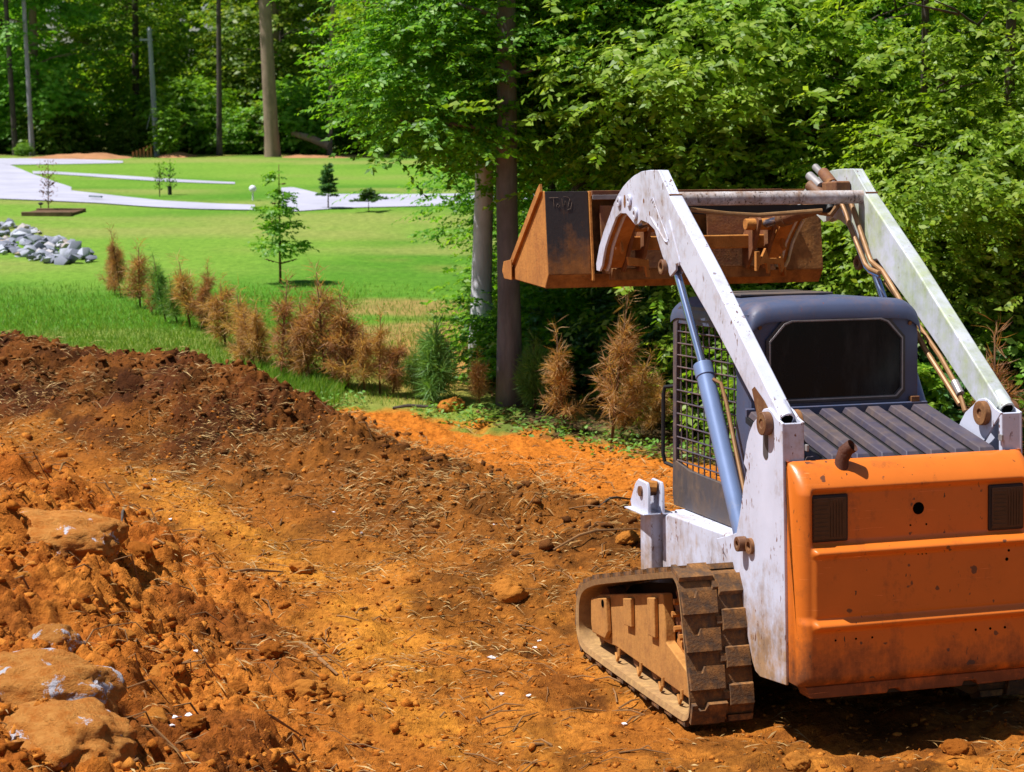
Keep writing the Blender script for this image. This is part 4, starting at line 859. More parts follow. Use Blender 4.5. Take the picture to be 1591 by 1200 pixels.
sh = [(820, 17.6, .9), (872, 17.8, .8), (905, 18.8, 1.0), (955, 18.2, 1.0), (1000, 17.4, .9), (1035, 16.9, .8), (1075, 17.4, 1.0), (1130, 16.6, 1.1), (1210, 15.4, 1.2), (1290, 14.4, 1.1), (1370, 14.2, 1.2), (1440, 13.6, 1.0), (1500, 14.0, 1.1), (1560, 13.4, .9), (1610, 13.9, 1.2), (840, 19.5, 1.1), (930, 19.5, 1.2), (1010, 18.8, 1.3), (1110, 18.4, 1.3)]
SHL = ['low shrub just right of the grey trunk', 'low shrub behind the olive dying sapling', 'shaded shrub under the left end of the bucket', 'shaded shrub behind the tall red brown sapling', 'shaded shrub under the middle of the bucket, left of the lift cylinder',
       'small shrub just left of the cab screen', 'shrub seen behind the cab screen', 'shrub hidden mostly behind the lift cylinder', 'shrub behind the left half of the cab roof', 'shrub behind the middle of the cab roof',
       'shrub at the right rear corner of the cab roof', 'shrub between the cab and the right lift arm', 'shrub right behind the right lift arm, midway up', 'low shrub behind the right pivot pin', 'shrub at the right edge beside the dead sapling',
       'dim shrub deep behind the grey trunk', 'dim shrub deep under the bucket, left half', 'dim shrub deep under the bucket, middle', 'dim shrub deep under the bucket, right half', 'small leafy shrub between the two grey trunks', 'small leafy shrub left of the pale trunk']
for i, (u, D, sc) in enumerate(sh):
    lab = SHL[i]
    tree('shrub', spot(u, D), TR_S, CR_S, 1.1*i, sc, lab, 'undergrowth shrubs', 'twig_brown', ('leaf_main', 'leaf_teal', 'leaf_bright')[i % 3], cat='shrub')

# ------------------------------------------------------------------ far wood beyond the lawn
FC = [crown_mesh('crown_far', 21+i, [((0, 0, 5.0), (2.3, 2.3, 2.8), 62, 12), ((0, 0, 9.5), (2.2, 2.2, 2.4), 26, 11), ((.6, 0, 2.6), (1.8, 1.8, 1.4), 22, 11)], L=.25, wr=.6, twig=(.7, 1.2), per=9, mat='leaf_far') for i in range(2)]
FC.append(crown_mesh('crown_pine', 24, [((0, 0, 11.5), (2.2, 2.2, 3.0), 75, 12)], L=.26, wr=.3, twig=(.6, 1.0), per=10, mat='leaf_far'))
FB = crown_mesh('crown_bush', 25, [((0, 0, 1.4), (1.5, 1.4, 1.3), 75, 12)], L=.19, wr=.6, twig=(.4, .7), per=9, mat='leaf_far')
FT = [tmesh(trunk_mb(13, .20, (.3, 0), 31+i, [(.3+.06*j, 2.3*j, 2.2, .3) for j in range(9)], 8, .04)) for i in range(2)]
FBT = tmesh(trunk_mb(2.0, .05, (.1, 0), 33, [(.2+.15*i, 2.1*i, .9, .8) for i in range(5)], 6, top=.3))
R = random.Random(9); fw = 'trees of the far wood'
for row, (D, step) in enumerate(((79, 5.4), (86, 5.8), (94, 6.2), (103, 6.8))):
    x = -.34*D
    while x < .34*D:
        xx = x+R.uniform(-1.3, 1.3); yy = D+R.uniform(-2.2, 2.2); k = R.choice((0, 0, 1, 1, 2))
        if row == 0 and k == 2: k = 0
        tree('forest_tree', (xx, yy, h1(xx, yy)-.1), FT[k % 2], FC[k], R.uniform(0, 6), R.uniform(.85, 1.2), 'dark forest tree of the wood beyond the lawn', fw, R.choice(('bark_dark', 'bark_dark', 'bark_brown')), R.choice((None, None, None, 'leaf_lime')) if row < 2 else None)
        x += step*(1 if x < .08*D else 1.5)
x = -24
for row in range(2):
    x = -25
    while x < 16:
        xx = x+R.uniform(-.8, .8); yy = (77 if row == 0 else 81)+R.uniform(-.8, 1.2)
        tree('forest_bush', (xx, yy, h1(xx, yy)-.05), FBT, FB, R.uniform(0, 6), R.uniform(.55, 1.25)*(1+.3*row), 'leafy bush along the foot of the far wood', 'bushes at the far wood', 'twig_brown', R.choice(('leaf_far', 'leaf_far', 'leaf_main', 'leaf_lime')), cat='bush')
        x += 2.1+row
# the bare trunks that stand out
def bare(u0, u1, v0, v1, w_px, D, mat, label):
    a = at_depth(u1, v1, D); b = at_depth(u0, v0, D); z0 = h1(a.x, a.y); e = empty('tree_trunk', (a.x, a.y, z0)); tag(e, label, 'tree trunk', 'bare trunks before the far wood')
    r = w_px/FPX*D/2; tp = (b-a)*1.9; h = tp.z
    mb = trunk_mb(h, r, (tp.x, 0), int(u0), [(.86, 1.0, .9, .3), (.93, 3.4, 1.0, .3)], 14, .010, 1.15, .62); part('trunk', mb, mat, e, 0, 60)
    c = bpy.data.objects.new('crown', FB); COL.objects.link(c); c.parent = e; c.location = (tp.x, 0, h-.6); c.scale = (1.3, 1.3, 1.1)
bare(412, 424, 10, 245, 23, 72, 'bark_brown', 'thick straight pale brown trunk standing before the far wood')
bare(38, 50, 20, 236, 8, 74, 'bark_grey', 'thin pale trunk near the left edge before the far wood')
bare(10, 24, 20, 232, 9, 75, 'bark_dark', 'dark leaning trunk at the left edge before the far wood')
bare(340, 341, 20, 240, 9, 74, 'bark_dark', 'slim dark trunk left of the thick pale trunk')
bare(516, 512, 20, 236, 8, 75, 'bark_brown', 'slim brownish trunk right of the thick pale trunk')
# a closing mass far behind
R2 = np.random.RandomState(5); pts = np.stack([R2.uniform(-75, 75, 5200), R2.uniform(114, 126, 5200), R2.uniform(0, 16, 5200)], 1)
V = crown_quads(41, [((q[0], q[1], q[2]), (2.6, 1.2, 2.2), 5, 3) for q in pts[:520]], L=.9, wr=.8, twig=(1.2, 2), per=7)
mw = quads('distant_wood', V); tag(link('distant_wood', mw, 'leaf_far'), 'dark mass of distant wood behind everything', None, None, 'stuff')
# utility pole with its vine-grown sapling, fallen log, pickets, dirt mounds
a = at_depth(244, 240, 73.5); b = at_depth(232, 44, 73.5); e = empty('utility_pole', (a.x, a.y, h1(a.x, a.y))); tag(e, 'leaning grey pole standing before the far wood', 'pole')
part('shaft', MB().tube([(0, 0, -.2), ((b.x-a.x)*.5, 0, (b.z-a.z)*.5), (b.x-a.x, 0, b.z-a.z)], [.12, .11, .09], 12), 'pole_grey', e)
part('cross_arm', MB().box(b.x-a.x-.4, b.x-a.x+.12, -.05, .05, b.z-a.z-.42, b.z-a.z-.34), 'pole_grey', e)
part('cap', MB().tube([(b.x-a.x, 0, b.z-a.z), (b.x-a.x, 0, b.z-a.z+.14)], [.13, .03], 10), 'pole_grey', e)
part('guy_wire', MB().tube([(b.x-a.x, 0, b.z-a.z-.4), (-.1, -.2, 2.0), (-.35, -.2, 1.1)], .012, 5), 'pole_grey', e)
lime = crown_mesh('crown_upright', 44, [((0, 0, 1.5), (.26, .26, 1.15), 34, 11)], L=.15, wr=.6, twig=(.25, .45), per=9, mat='leaf_lime')
q = at_depth(260, 240, 72.5); tree('young_tree', (q.x, q.y, h1(q.x, q.y)), FBT, lime, 0, .82, 'narrow lime green young tree beside the grey pole', None, 'twig_brown', None)
q = at_depth(38, 238, 73.5); tree('forest_bush', (q.x, q.y, h1(q.x, q.y)), FBT, FB, .6, .2, 'small round lime bush left of the orange dirt mound', None, 'twig_brown', 'leaf_lime', cat='bush')
q = at_depth(455, 207, 75); q2 = at_depth(512, 228, 74); e = part('fallen_log', MB().tube([q, q.lerp(q2, .5)+Vector((0, 0, .05)), q2], [.13, .15, .17], 10), 'bark_brown'); tag(e, 'fallen pale log leaning at the foot of the far wood', 'log')
def mound(name, u0, u1, v, hpx, mat, label, seed):
    a, b = at(u0, v), at(u1, v); Rr = np.random.RandomState(seed); nx_, ny_ = 40, 12; vv = []; 
    for j in range(ny_):
        for i in range(nx_):
            s, t = i/(nx_-1), j/(ny_-1); x = a.x+(b.x-a.x)*s; y = a.y+t*3.2; hh = hpx/FPX*a.y*math.sin(math.pi*s)**.6*math.sin(math.pi*t)**.8
            n_ = float(fbm(np.array([x]), np.array([y]), 1.6, 4, seed)[0]); vv.append((x, y, h1(x, y)-.03+hh*(1+1.1*n_)))
    ff = [(j*nx_+i, j*nx_+i+1, (j+1)*nx_+i+1, (j+1)*nx_+i) for j in range(ny_-1) for i in range(nx_-1)]
    me = bpy.data.meshes.new(name); me.from_pydata(vv, [], ff); o = link(name, me, mat); me.polygons.foreach_set('use_smooth', [True]*len(ff)); tag(o, label, 'mound')
mound('dirt_mound', 22, 192, 248, 7, 'red_dirt', 'long low orange dirt mound behind the driveway', 3)
mound('dirt_mound', 236, 290, 246, 7, 'red_dirt', 'small orange dirt mound at the foot of the grey pole', 4)
mound('dirt_mound', 430, 545, 246, 6, 'red_dirt', 'low tan dirt mound at the foot of the thick trunk', 6)
for i in range(6):
    q = at(207+5.6*i, 245); e = part('picket', MB().box(q.x-.04, q.x+.04, q.y-.012, q.y+.012, q.z-.1, q.z+.22+.06*i), 'picket'); tag(e, 'short orange brown wooden picket beside the grey pole', 'picket', 'pickets beside the pole')

# ------------------------------------------------------------------ saplings on the lawn
def feathery(seed, h, w, n, L, mat, zb=.25):
    """a young conical tree with tiered feathery sprays"""
    R = np.random.RandomState(seed); out = []
    for k in range(n):
        t = R.uniform(0, 1)**.9; az = R.uniform(0, 6.283); z = h*(zb+(1-zb)*t); rad_ = w*(1-t)**.75*(.75+.5*R.rand())*(.55+.6*abs(math.sin(z*9)))*(.8+.3*math.sin(az*2+seed))
        d = np.array([math.cos(az), math.sin(az), .22]); m = int(7+16*rad_/w); s = np.linspace(.12, 1, m)[:, None]
        P = np.array([0, 0, z])+d*s*rad_; P[:, 2] -= .16*(s[:, 0]**2)*rad_
        for sg in (-1, 1, 0):
            sd = np.cross(d, [0, 0, 1])*sg; D = norm(d*.7+sd*.8+R.normal(size=(m, 3))*.2); out.append(leaves(P, D, norm(np.array([0, 0, .6])+d*.7+R.normal(size=(m, 3))*.45), L*R.uniform(.7, 1.2, m), L*.42*np.ones(m)))
    me = quads('crown_feathery', np.concatenate(out)); me.materials.append(MATS[mat]); return me
q = at(436, 441); hh = 190/FPX*q.y
tree('young_tree', q, tmesh(trunk_mb(hh*.97, .020, (.01, 0), 51, [(.2+.065*i, 2.4*i, .30*(1-.07*i), .3) for i in range(11)], 8, .02, 1.1, .25), 'twig_brown'), crown_mesh('crown_airy', 52, [((0, 0, hh*.30), (.36, .32, .09), 14, 6), ((.03, 0, hh*.46), (.29, .26, .08), 12, 6), ((-.03, 0, hh*.60), (.22, .2, .08), 10, 6), ((.02, 0, hh*.75), (.14, .14, .07), 5, 6), ((0, 0, hh*.88), (.06, .06, .10), 4, 6)], L=.062, wr=.5, twig=(.10, .20), per=11, mat='leaf_lime'), .4, 1,
     'conical bright green young tree alone in the middle of the lawn', None, 'twig_brown')
q = at(510, 325); tree('young_tree', q, tmesh(trunk_mb(.95, .016, (0, 0), 53, [], 6), 'twig_brown'), feathery(54, .98, .30, 60, .10, 'leaf_teal'), 0, 1, 'small blue green young tree right of the conical one, before the street', None, 'twig_brown')
q = at(573, 330); tree('young_tree', q, tmesh(trunk_mb(.42, .010, (0, 0), 55, [], 6), 'twig_brown'), feathery(56, .46, .36, 30, .11, 'leaf_teal', .45), 0, 1, 'tiny drooping young tree with spread limbs before the street', None, 'twig_brown')
def sparse(seed, h, w, n, L, mat):
    R = np.random.RandomState(seed); mb = trunk_mb(h, .014, (.02, 0), seed, [(.25+.6*i/n, 2.4*i, w*R.uniform(.5, 1), .8) for i in range(n)], 6, .05, 1, .35)
    P = np.stack([R.normal(size=160)*w*.45, R.normal(size=160)*w*.45, R.uniform(.25, 1.05, 160)*h], 1)
    me = quads('crown_sparse', leaves(P, R.normal(size=(160, 3)), R.normal(size=(160, 3)), L*R.uniform(.6, 1.2, 160), L*.5*np.ones(160))); me.materials.append(MATS[mat]); return tmesh(mb, 'twig_brown'), me
q = at(76, 330); t_, c_ = sparse(57, 76/FPX*q.y, .22, 12, .055, 'leaf_red'); tree('young_tree', q, t_, c_, 0, 1, 'thin red leaved young tree standing in a timber edged bed', None, 'twig_brown')
q = at(248, 306); t_, c_ = sparse(58, 50/FPX*q.y, .16, 7, .06, 'leaf_main'); tree('young_tree', q, t_, c_, 0, 1, 'thin nearly bare young tree on the far lawn, left of the staked one', None, 'bark_dark')
q = at(264, 303); t_, c_ = sparse(59, 52/FPX*q.y, .22, 9, .07, 'leaf_main'); tree('young_tree', q, t_, c_, 0, 1, 'thin young tree with a dark trunk guard on the far lawn', None, 'bark_dark')
o = part('trunk_guard', MB().tube([(q.x, q.y-.0, q.z), (q.x, q.y, q.z+.22)], .05, 10), 'black_metal'); tag(o, 'short dark sleeve around the foot of a thin young tree', 'trunk guard')
q = at(128, 332); q2 = at(34, 336); e = empty('garden_bed', q2); tag(e, 'raised bed of mulch edged with dark timber at the left', 'garden bed')
L_ = q.x-q2.x
part('timber_edge', MB().box(0, L_, -.05, .05, -.03, .085), 'timber', e, .01); part('timber_edge', MB().box(0, L_, 1.15, 1.25, -.03, .085), 'timber', e, .01)
part('mulch', MB().box(.02, L_-.02, .052, 1.148, -.03, .055), 'mulch', e)
q = at(60, 330); o = part('garden_light', MB().tube([(q.x, q.y+.2, q.z), (q.x, q.y+.2, q.z+.14)], .012, 6).tube([(q.x, q.y+.2, q.z+.14), (q.x, q.y+.2, q.z+.18), (q.x, q.y+.2, q.z+.20)], [.03, .06, .02], 10), 'black_metal'); tag(o, 'small black garden light in the timber edged bed', 'garden light')
q = at(393, 312); e = empty('globe_post', q); tag(e, 'small white globe on a short post at the end of the sidewalk', 'post')
part('post', MB().tube([(0, 0, -.05), (0, 0, .20)], .02, 8), 'white_plastic', e)
bm = bmesh.new(); bmesh.ops.create_uvsphere(bm, u_segments=16, v_segments=10, radius=.085); bmesh.ops.translate(bm, verts=bm.verts, vec=(0, 0, .27)); g = bpy.data.meshes.new('globe'); bm.to_mesh(g); bm.free(); part('globe', g, 'white_plastic', e)
q = at(152, 311); o = part('board', MB().add([(q.x-.25, q.y+.15, q.z+.06), (q.x+.1, q.y-.15, q.z+.06), (q.x+.14, q.y-.10, q.z+.06), (q.x-.21, q.y+.20, q.z+.06), (q.x-.25, q.y+.15, q.z+.10), (q.x+.1, q.y-.15, q.z+.10), (q.x+.14, q.y-.10, q.z+.10), (q.x-.21, q.y+.20, q.z+.10)], [(0, 3, 2, 1), (4, 5, 6, 7), (0, 1, 5, 4), (1, 2, 6, 5), (2, 3, 7, 6), (3, 0, 4, 7)]), 'pole_grey'); tag(o, 'short grey green board lying on the sidewalk', 'board')

# ------------------------------------------------------------------ pine saplings along the edge of the dirt
def pine(seed, h, nb, needle=.15, npt=12, cone=.33, top=.22, curl=.25):
    R = np.random.RandomState(seed); out = []; mb = MB(); mb.tube([(0, 0, -.06), (.01, 0, h*.5), (0, .01, h*.96)], [.013, .010, .004], 6)
    shoots = [((0, 0, h*(.62+.36*i/5)), (0, 0, 1), .12) for i in range(6)]
    for k in range(nb):
        t = (k+R.rand())/nb; z = h*(.10+.62*t); az = R.uniform(0, 6.283); ln = h*cone*(1-.65*t)*R.uniform(.35, 1.05); up = .35+.9*R.rand()
        d = np.array([math.cos(az), math.sin(az), up]); d /= np.linalg.norm(d); mb.tube([(0, 0, z), tuple(np.array([0, 0, z])+d*ln*.5), tuple(np.array([0, 0, z+.03])+d*ln)], [.006, .005, .003], 5)
        for s in np.linspace(.15, 1.0, 8): shoots.append((tuple(np.array([0, 0, z])+d*ln*s), tuple(d), needle*.5))
    for p_, d, spread_ in shoots:
        d = np.array(d); P = np.array(p_)+d*R.uniform(-.5, .5, (npt, 1))*spread_*1.2
        D = norm(norm(R.normal(size=(npt, 3)))*.85+d*.55); D[:, 2] -= curl*R.rand(npt)
        out.append(leaves(P, D, R.normal(size=(npt, 3)), needle*R.uniform(.6, 1.15, npt), .0060*np.ones(npt)))
    me = quads('needles', np.concatenate(out)); me.materials.append(MATS['needle_brown']); return tmesh(mb, 'twig_brown'), me
PN = [pine(61, .80, 13), pine(62, 1.0, 12, cone=.24), pine(63, .72, 16, cone=.42, curl=.5), pine(64, 1.05, 15, cone=.28), pine(65, .62, 15, .17, 24, .42, curl=.4)]
ps = [  # u, v of the foot, height px, variant, material, label
 (168, 452, 75, 1, 'needle_brown', 'leftmost dead brown pine sapling, near the grey rocks'),
 (188, 462, 95, 1, 'needle_brown', 'tall thin dead pine sapling, second from the grey rocks'),
 (218, 478, 88, 0, 'needle_brown', 'reddish dead pine sapling, third from the grey rocks'),
 (258, 500, 98, 0, 'needle_green', 'dull green pine sapling among the dead ones at the left'),
 (296, 512, 98, 0, 'needle_brown', 'brown dead pine sapling right of the dull green one'),
 (326, 514, 98, 3, 'needle_brown', 'bushy brown dead pine sapling above the grass edge'),
 (380, 574, 108, 2, 'needle_brown', 'tan bushy dead pine sapling behind the end of the brown ridge'),
 (436, 590, 148, 3, 'needle_brown', 'tallest dead pine sapling with a tuft at its tip, in front of the conical tree'),
 (406, 580, 100, 2, 'needle_brown', 'tan wide dead pine sapling left of the tallest one'),
 (506, 600, 168, 3, 'needle_brown', 'dead pine sapling with a bare tall tip, right of the tallest one'),
 (482, 596, 122, 2, 'needle_brown', 'wide tan dead pine sapling between two tall ones'),
 (541, 608, 140, 1, 'needle_brown', 'dark stemmed dead pine sapling near the orange clay'),
 (590, 612, 118, 1, 'needle_brown', 'reddish dead pine sapling left of the green one'),
 (670, 626, 112, 4, 'needle_green', 'bushy green pine sapling left of the pale trunk'),
 (642, 618, 70, 4, 'needle_green', 'small green pine sapling between the dead and the bushy green one'),
 (745, 634, 84, 0, 'needle_brown', 'small orange brown dead pine sapling at the foot of the pale trunk'),
 (832, 640, 96, 4, 'needle_green', 'green pine sapling right of the grey trunk'),
 (878, 672, 150, 1, 'needle_brown', 'olive brown dying pine sapling below the left end of the bucket'),
 (950, 690, 215, 1, 'needle_brown', 'tall red brown dead pine sapling left of the cab screen'),
 (962, 682, 130, 0, 'needle_brown', 'leaning red brown dead pine sapling nearest the cab screen'),
 (178, 458, 70, 2, 'needle_brown', 'low wide dead pine sapling between the first two near the grey rocks'),
 (236, 488, 66, 2, 'needle_brown', 'low dead pine sapling just left of the dull green one'),
 (276, 505, 72, 0, 'needle_green', 'small dull green pine sapling right of the first green one'),
 (312, 516, 74, 2, 'needle_brown', 'low wide dead pine sapling above the grass edge'),
 (350, 540, 92, 2, 'needle_brown', 'tan dead pine sapling rising behind the end of the tall grass'),
 (458, 592, 112, 0, 'needle_brown', 'tan dead pine sapling just right of the tallest one'),
 (524, 604, 118, 2, 'needle_brown', 'wide pale dead pine sapling left of the dark stemmed one'),
 (566, 610, 100, 0, 'needle_brown', 'pale dead pine sapling right of the dark stemmed one'),
 (610, 616, 84, 2, 'needle_brown', 'low pale dead pine sapling right of the reddish one'),
 (394, 578, 86, 0, 'needle_brown', 'small tan dead pine sapling at the end of the brown ridge'),
 (1012, 676, 84, 2, 'needle_brown', 'low brown dead sapling just left of the cab'),
]
for i, (u, v, hp, k, mt, lab) in enumerate(ps):
    q = at(u, v); t_, c_ = PN[k]; zmax = (.80, 1.0, .72, 1.05, .62)[k]*.97; sc = hp/FPX*q.y/zmax*1.02
    e = tree('pine_sapling', (q.x, q.y, h1(q.x, q.y)), t_, c_, 1.3*i, sc, lab, 'pine saplings along the dirt edge', 'twig_brown', mt, cat='sapling')
    e.rotation_euler = (rad(7)*math.sin(5.1*i), rad(9)*math.sin(2.3*i+1), 1.3*i)
    e.scale = (sc*(.98+.2*math.sin(3.7*i)), sc*(.98+.2*math.cos(2.9*i)), sc*1.08)
    if 'leaning red' in lab: e.rotation_euler = (0, rad(24), .5)
q = at_depth(1545, 560, 12.8); t_, c_ = PN[1]
e = tree('pine_sapling', (q.x, q.y, h1(q.x, q.y)), t_, c_, 0, 1.25, 'orange brown dead sapling beyond the right upright of the loader', 'pine saplings along the dirt edge', 'twig_brown', 'needle_brown', cat='sapling')

# ------------------------------------------------------------------ grass, weeds, litter, straw
R = np.random.RandomState(71)
def blades(n_, xr, yr, keep, L, wd, mat, name, label, lean=.35):
    x = R.uniform(*xr, n_); y = R.uniform(*yr, n_); k = keep(x, y); x, y = x[k], y[k]; z = H(x, y)
    P = np.stack([x, y, z-.005], 1); D = norm(np.stack([R.normal(size=len(x))*lean, R.normal(size=len(x))*lean, np.ones(len(x))], 1))
    o = link(name, quads(name, leaves(P, D, R.normal(size=(len(x), 3)), L*R.uniform(.5, 1.3, len(x)), wd*np.ones(len(x)))), mat); tag(o, label, None, None, 'stuff'); return o
def lawn_near(x, y): return (y > np.interp(x, YB[:, 0], YB[:, 1])+.1+.5*R.rand(len(x))) & (x < -.02*y-.2) & (np.abs(x/y) < .33) & (R.rand(len(x)) < np.clip((26-y)/7, 0, 1))
blades(160000, (-8, -.3), (15.6, 26), lambda x, y: lawn_near(x, y) & ((x < -2.0) | (R.rand(len(x)) < .35)), .075, .007, 'grass_blade', 'lawn_grass', 'bright green lawn grass beyond the brown ridge')
blades(26000, (-5.2, -1.6), (15.7, 18), lambda x, y: y > np.interp(x, YB[:, 0], YB[:, 1]), .15, .008, 'grass_blade', 'tall_grass', 'taller unmown grass behind the brown ridge')
def near_edge(x, y): d = y-np.interp(x, YB[:, 0], YB[:, 1]); return (d > -.12) & (d < .55) & (fbm(x, y, .5, 3, 3) > .02)
x = R.uniform(-2.2, 3, 9000); y = R.uniform(13, 16.8, 9000); k = near_edge(x, y); x, y = x[k], y[k]; z = H(x, y)
az = R.uniform(0, 6.28, len(x)); P = np.stack([x, y, z+R.uniform(0, .10, len(x))], 1); D = np.stack([np.cos(az), np.sin(az), R.uniform(.0, .7, len(x))], 1)
o = link('weeds', quads('weeds', leaves(P, D, norm(np.array([0, 0, 1])+R.normal(size=(len(x), 3))*.4), R.uniform(.03, .075, len(x)), R.uniform(.02, .04, len(x)))), 'weed'); tag(o, 'fresh green weeds along the foot of the saplings', None, None, 'stuff')
x = R.uniform(-.5, 6, 14000); y = R.uniform(13, 22, 14000); k = (y > np.interp(x, YB[:, 0], YB[:, 1])+.1) & (x > -.02*y); x, y = x[k], y[k]; z = H(x, y)
P = np.stack([x, y, z+.012], 1); o = link('leaf_litter', quads('leaf_litter', leaves(P, R.normal(size=(len(x), 3))*[1, 1, .15], norm(np.array([0, 0, 1])+R.normal(size=(len(x), 3))*.35), R.uniform(.04, .09, len(x)), R.uniform(.02, .045, len(x)))), 'litter_leaf'); tag(o, 'dry leaf litter on the floor of the wood', None, None, 'stuff')
def on_dirt(x, y): return y < np.interp(x, YB[:, 0], YB[:, 1])-.05
n_ = 110000; x = R.uniform(-5.2, 2.6, n_); y = 5+12*R.rand(n_)**.9; d, hc, sd = seg_dist(x, y, CREST); s = .83*(np.interp(y, TOE[:, 0], TOE[:, 1])-x)
pr = .25+.9*np.exp(-(d/1.3)**2)-.12*(s > .2); cl = fbm(x, y, .45, 3, 2)
k = on_dirt(x, y) & (R.rand(n_) < pr*np.clip(.5+2*cl, .05, 1.2)); x, y = x[k], y[k]; z = H(x, y); az = R.uniform(-1.1, 1.1, len(x))+R.choice([0, math.pi], len(x))
P = np.stack([x, y, z+.004+.012*R.rand(len(x))], 1); D = np.stack([np.cos(az), np.sin(az), R.normal(size=len(x))*.28], 1); LL = .035+.15*R.rand(len(x))**2.4
o = link('straw_litter', quads('straw_litter', leaves(P, D, norm(np.array([0, 0, 1])+R.normal(size=(len(x), 3))*.3), LL, R.uniform(.003, .0105, len(x)))), 'straw'); tag(o, 'straw, bark shreds and dry grass strewn over the dirt', None, None, 'stuff')

# ------------------------------------------------------------------ clods, boulders, rocks, sticks
def lump(seed, sub=1, jag=.35, flat=.75, fine=False):
    bm = bmesh.new(); bmesh.ops.create_icosphere(bm, subdivisions=sub, radius=1); R_ = np.random.RandomState(seed); o1 = R_.uniform(0, 50, 3)
    if fine:
        Q = np.array([v_.co[:] for v_ in bm.verts]); FN = .30*fbm(Q[:, 0]*2.2+Q[:, 2]*1.7+o1[1], Q[:, 1]*2.2-Q[:, 2]*1.3+o1[2], .6, 5, seed)+.16*(.2-np.abs(fbm(Q[:, 0]*2.2-Q[:, 2]*1.9, Q[:, 1]*2.2+Q[:, 2]*1.6+o1[0], .22, 5, seed+2)))
    for vi, v_ in enumerate(bm.verts):
        p_ = np.array(v_.co); nz = float(vn(np.array([p_[0]*1.3+o1[0]+p_[2]]), np.array([p_[1]*1.3+o1[1]-p_[2]*.7]), seed)[0])+.5*float(vn(np.array([p_[0]*3+o1[2]]), np.array([p_[1]*3+p_[2]*2.3+o1[0]]), seed+1)[0])
        if fine: nz += float(FN[vi])
        f_ = 1+jag*2*nz; v_.co = (p_[0]*f_, p_[1]*f_, p_[2]*f_*flat)
    V_ = np.array([v_.co[:] for v_ in bm.verts]); F_ = np.array([[v_.index for v_ in f.verts] for f in bm.faces]); bm.free(); return V_, F_
def scatter(name, pts, sizes, mat, label, seed):
    R_ = np.random.RandomState(seed); base = [lump(seed*10+i, 1, .8) for i in range(12)]; VV = []; FF = []; off = 0
    for (x, y, z), s in zip(pts, sizes):
        V_, F_ = base[R_.randint(12)]; a_ = R_.uniform(0, 6.28); c_, s2 = math.cos(a_), math.sin(a_); sc = s*R_.uniform(.45, 1.6, 3)
        W = V_*sc; W = np.stack([W[:, 0]*c_-W[:, 1]*s2, W[:, 0]*s2+W[:, 1]*c_, W[:, 2]], 1)+[x, y, z+s*.08]; VV.append(W); FF.append(F_+off); off += len(W)
    VV = np.concatenate(VV); FF = np.concatenate(FF); me = bpy.data.meshes.new(name); me.vertices.add(len(VV)); me.vertices.foreach_set('co', VV.ravel().astype(np.float32))
    me.loops.add(FF.size); me.loops.foreach_set('vertex_index', FF.ravel().astype(np.int32)); me.polygons.add(len(FF)); me.polygons.foreach_set('loop_start', np.arange(0, FF.size, 3, dtype=np.int32)); me.update(calc_edges=True)
    return tag(link(name, me, mat), label, None, None, 'stuff')
n_ = 44000; y = 4.9+9.5*R.rand(n_)**1.3; x = R.uniform(-.30, .12, n_)*y*1.1; s = .83*(np.interp(y, TOE[:, 0], TOE[:, 1])-x); cl = fbm(x, y, .5, 3, 7)
k = (s > -.15+.25*R.normal(size=n_)) & (R.rand(n_) < np.clip(.45+1.3*cl, .04, 1)); x, y = x[k], y[k]; sz = .004+.026*R.rand(len(x))**5.5
scatter('clay_clods', np.stack([x, y, H(x, y)], 1), sz, 'clod_clay', 'crumbled orange clay clods on the near heap', 3)
n_ = 15000; x = R.uniform(-5.6, 2.0, n_); y = R.uniform(9, 16.5, n_); d, hc, sd = seg_dist(x, y, CREST); k = (d < 1.2*R.rand(n_)**.6) & on_dirt(x, y) & (R.rand(n_) < .25+hc) & ((x < .9) | (y > 11.2)); x, y = x[k], y[k]
scatter('soil_clods', np.stack([x, y, H(x, y)], 1), .008+.03*R.rand(len(x))**2.6, 'clod_brown', 'dark brown crumbly soil clods on the ridge', 5)
n_ = 16000; x = R.uniform(-3.5, 3.6, n_); y = 5.5+9*R.rand(n_); k = on_dirt(x, y) & (x > np.interp(y, TOE[:, 0], TOE[:, 1])); x, y = x[k], y[k]
scatter('loose_crumbs', np.stack([x, y, H(x, y)], 1), .004+.013*R.rand(len(x))**3, 'clod_clay', 'loose crumbs of clay on the trodden strip', 6)
LUMPS = [lump(100+i, 5, .21, .8, True) for i in range(6)]
def lump_obj(name, k, loc, sc, rz, mat, label, cat, group=None, tilt=0, sub=None):
    V_, F_ = LUMPS[k] if sub is None else sub; key = f'{name}_{k}_{mat}'; me = bpy.data.meshes.get(key)
    if me is None:
        me = bpy.data.meshes.new(key); me.from_pydata(V_.tolist(), [], F_.tolist()); me.materials.append(MATS[mat]); me.polygons.foreach_set('use_smooth', [True]*len(F_)); me.set_sharp_from_angle(angle=rad(50))
    o = bpy.data.objects.new(name, me); COL.objects.link(o); o.location = loc; o.scale = sc; o.rotation_euler = (tilt, tilt*.5, rz); return tag(o, label, cat, group)
def boulder(u, v, wpx, hpx, k, mat, label, rz=0, tilt=0):
    q = at(u, v); s = wpx/FPX*q.y/2*1.12; s2 = hpx/FPX*q.y/2*1.55
    return lump_obj('boulder', k, (q.x, q.y+s*.2, q.z-s2*.10), (s, s*.85, s2), rz, mat, label, 'boulder', None, tilt)
boulder(78, 850, 240, 90, 0, 'boulder_clay', 'broad flat orange boulder with a white chip, upper left of the heap', .2)
boulder(70, 1020, 100, 0+60, 1, 'boulder_pale', 'fist sized boulder with white faces in the middle of the left edge', 1)
boulder(40, 1095, 230, 110, 2, 'boulder_pale', 'wide boulder with white patches at the left edge, under the fist sized one', .4)
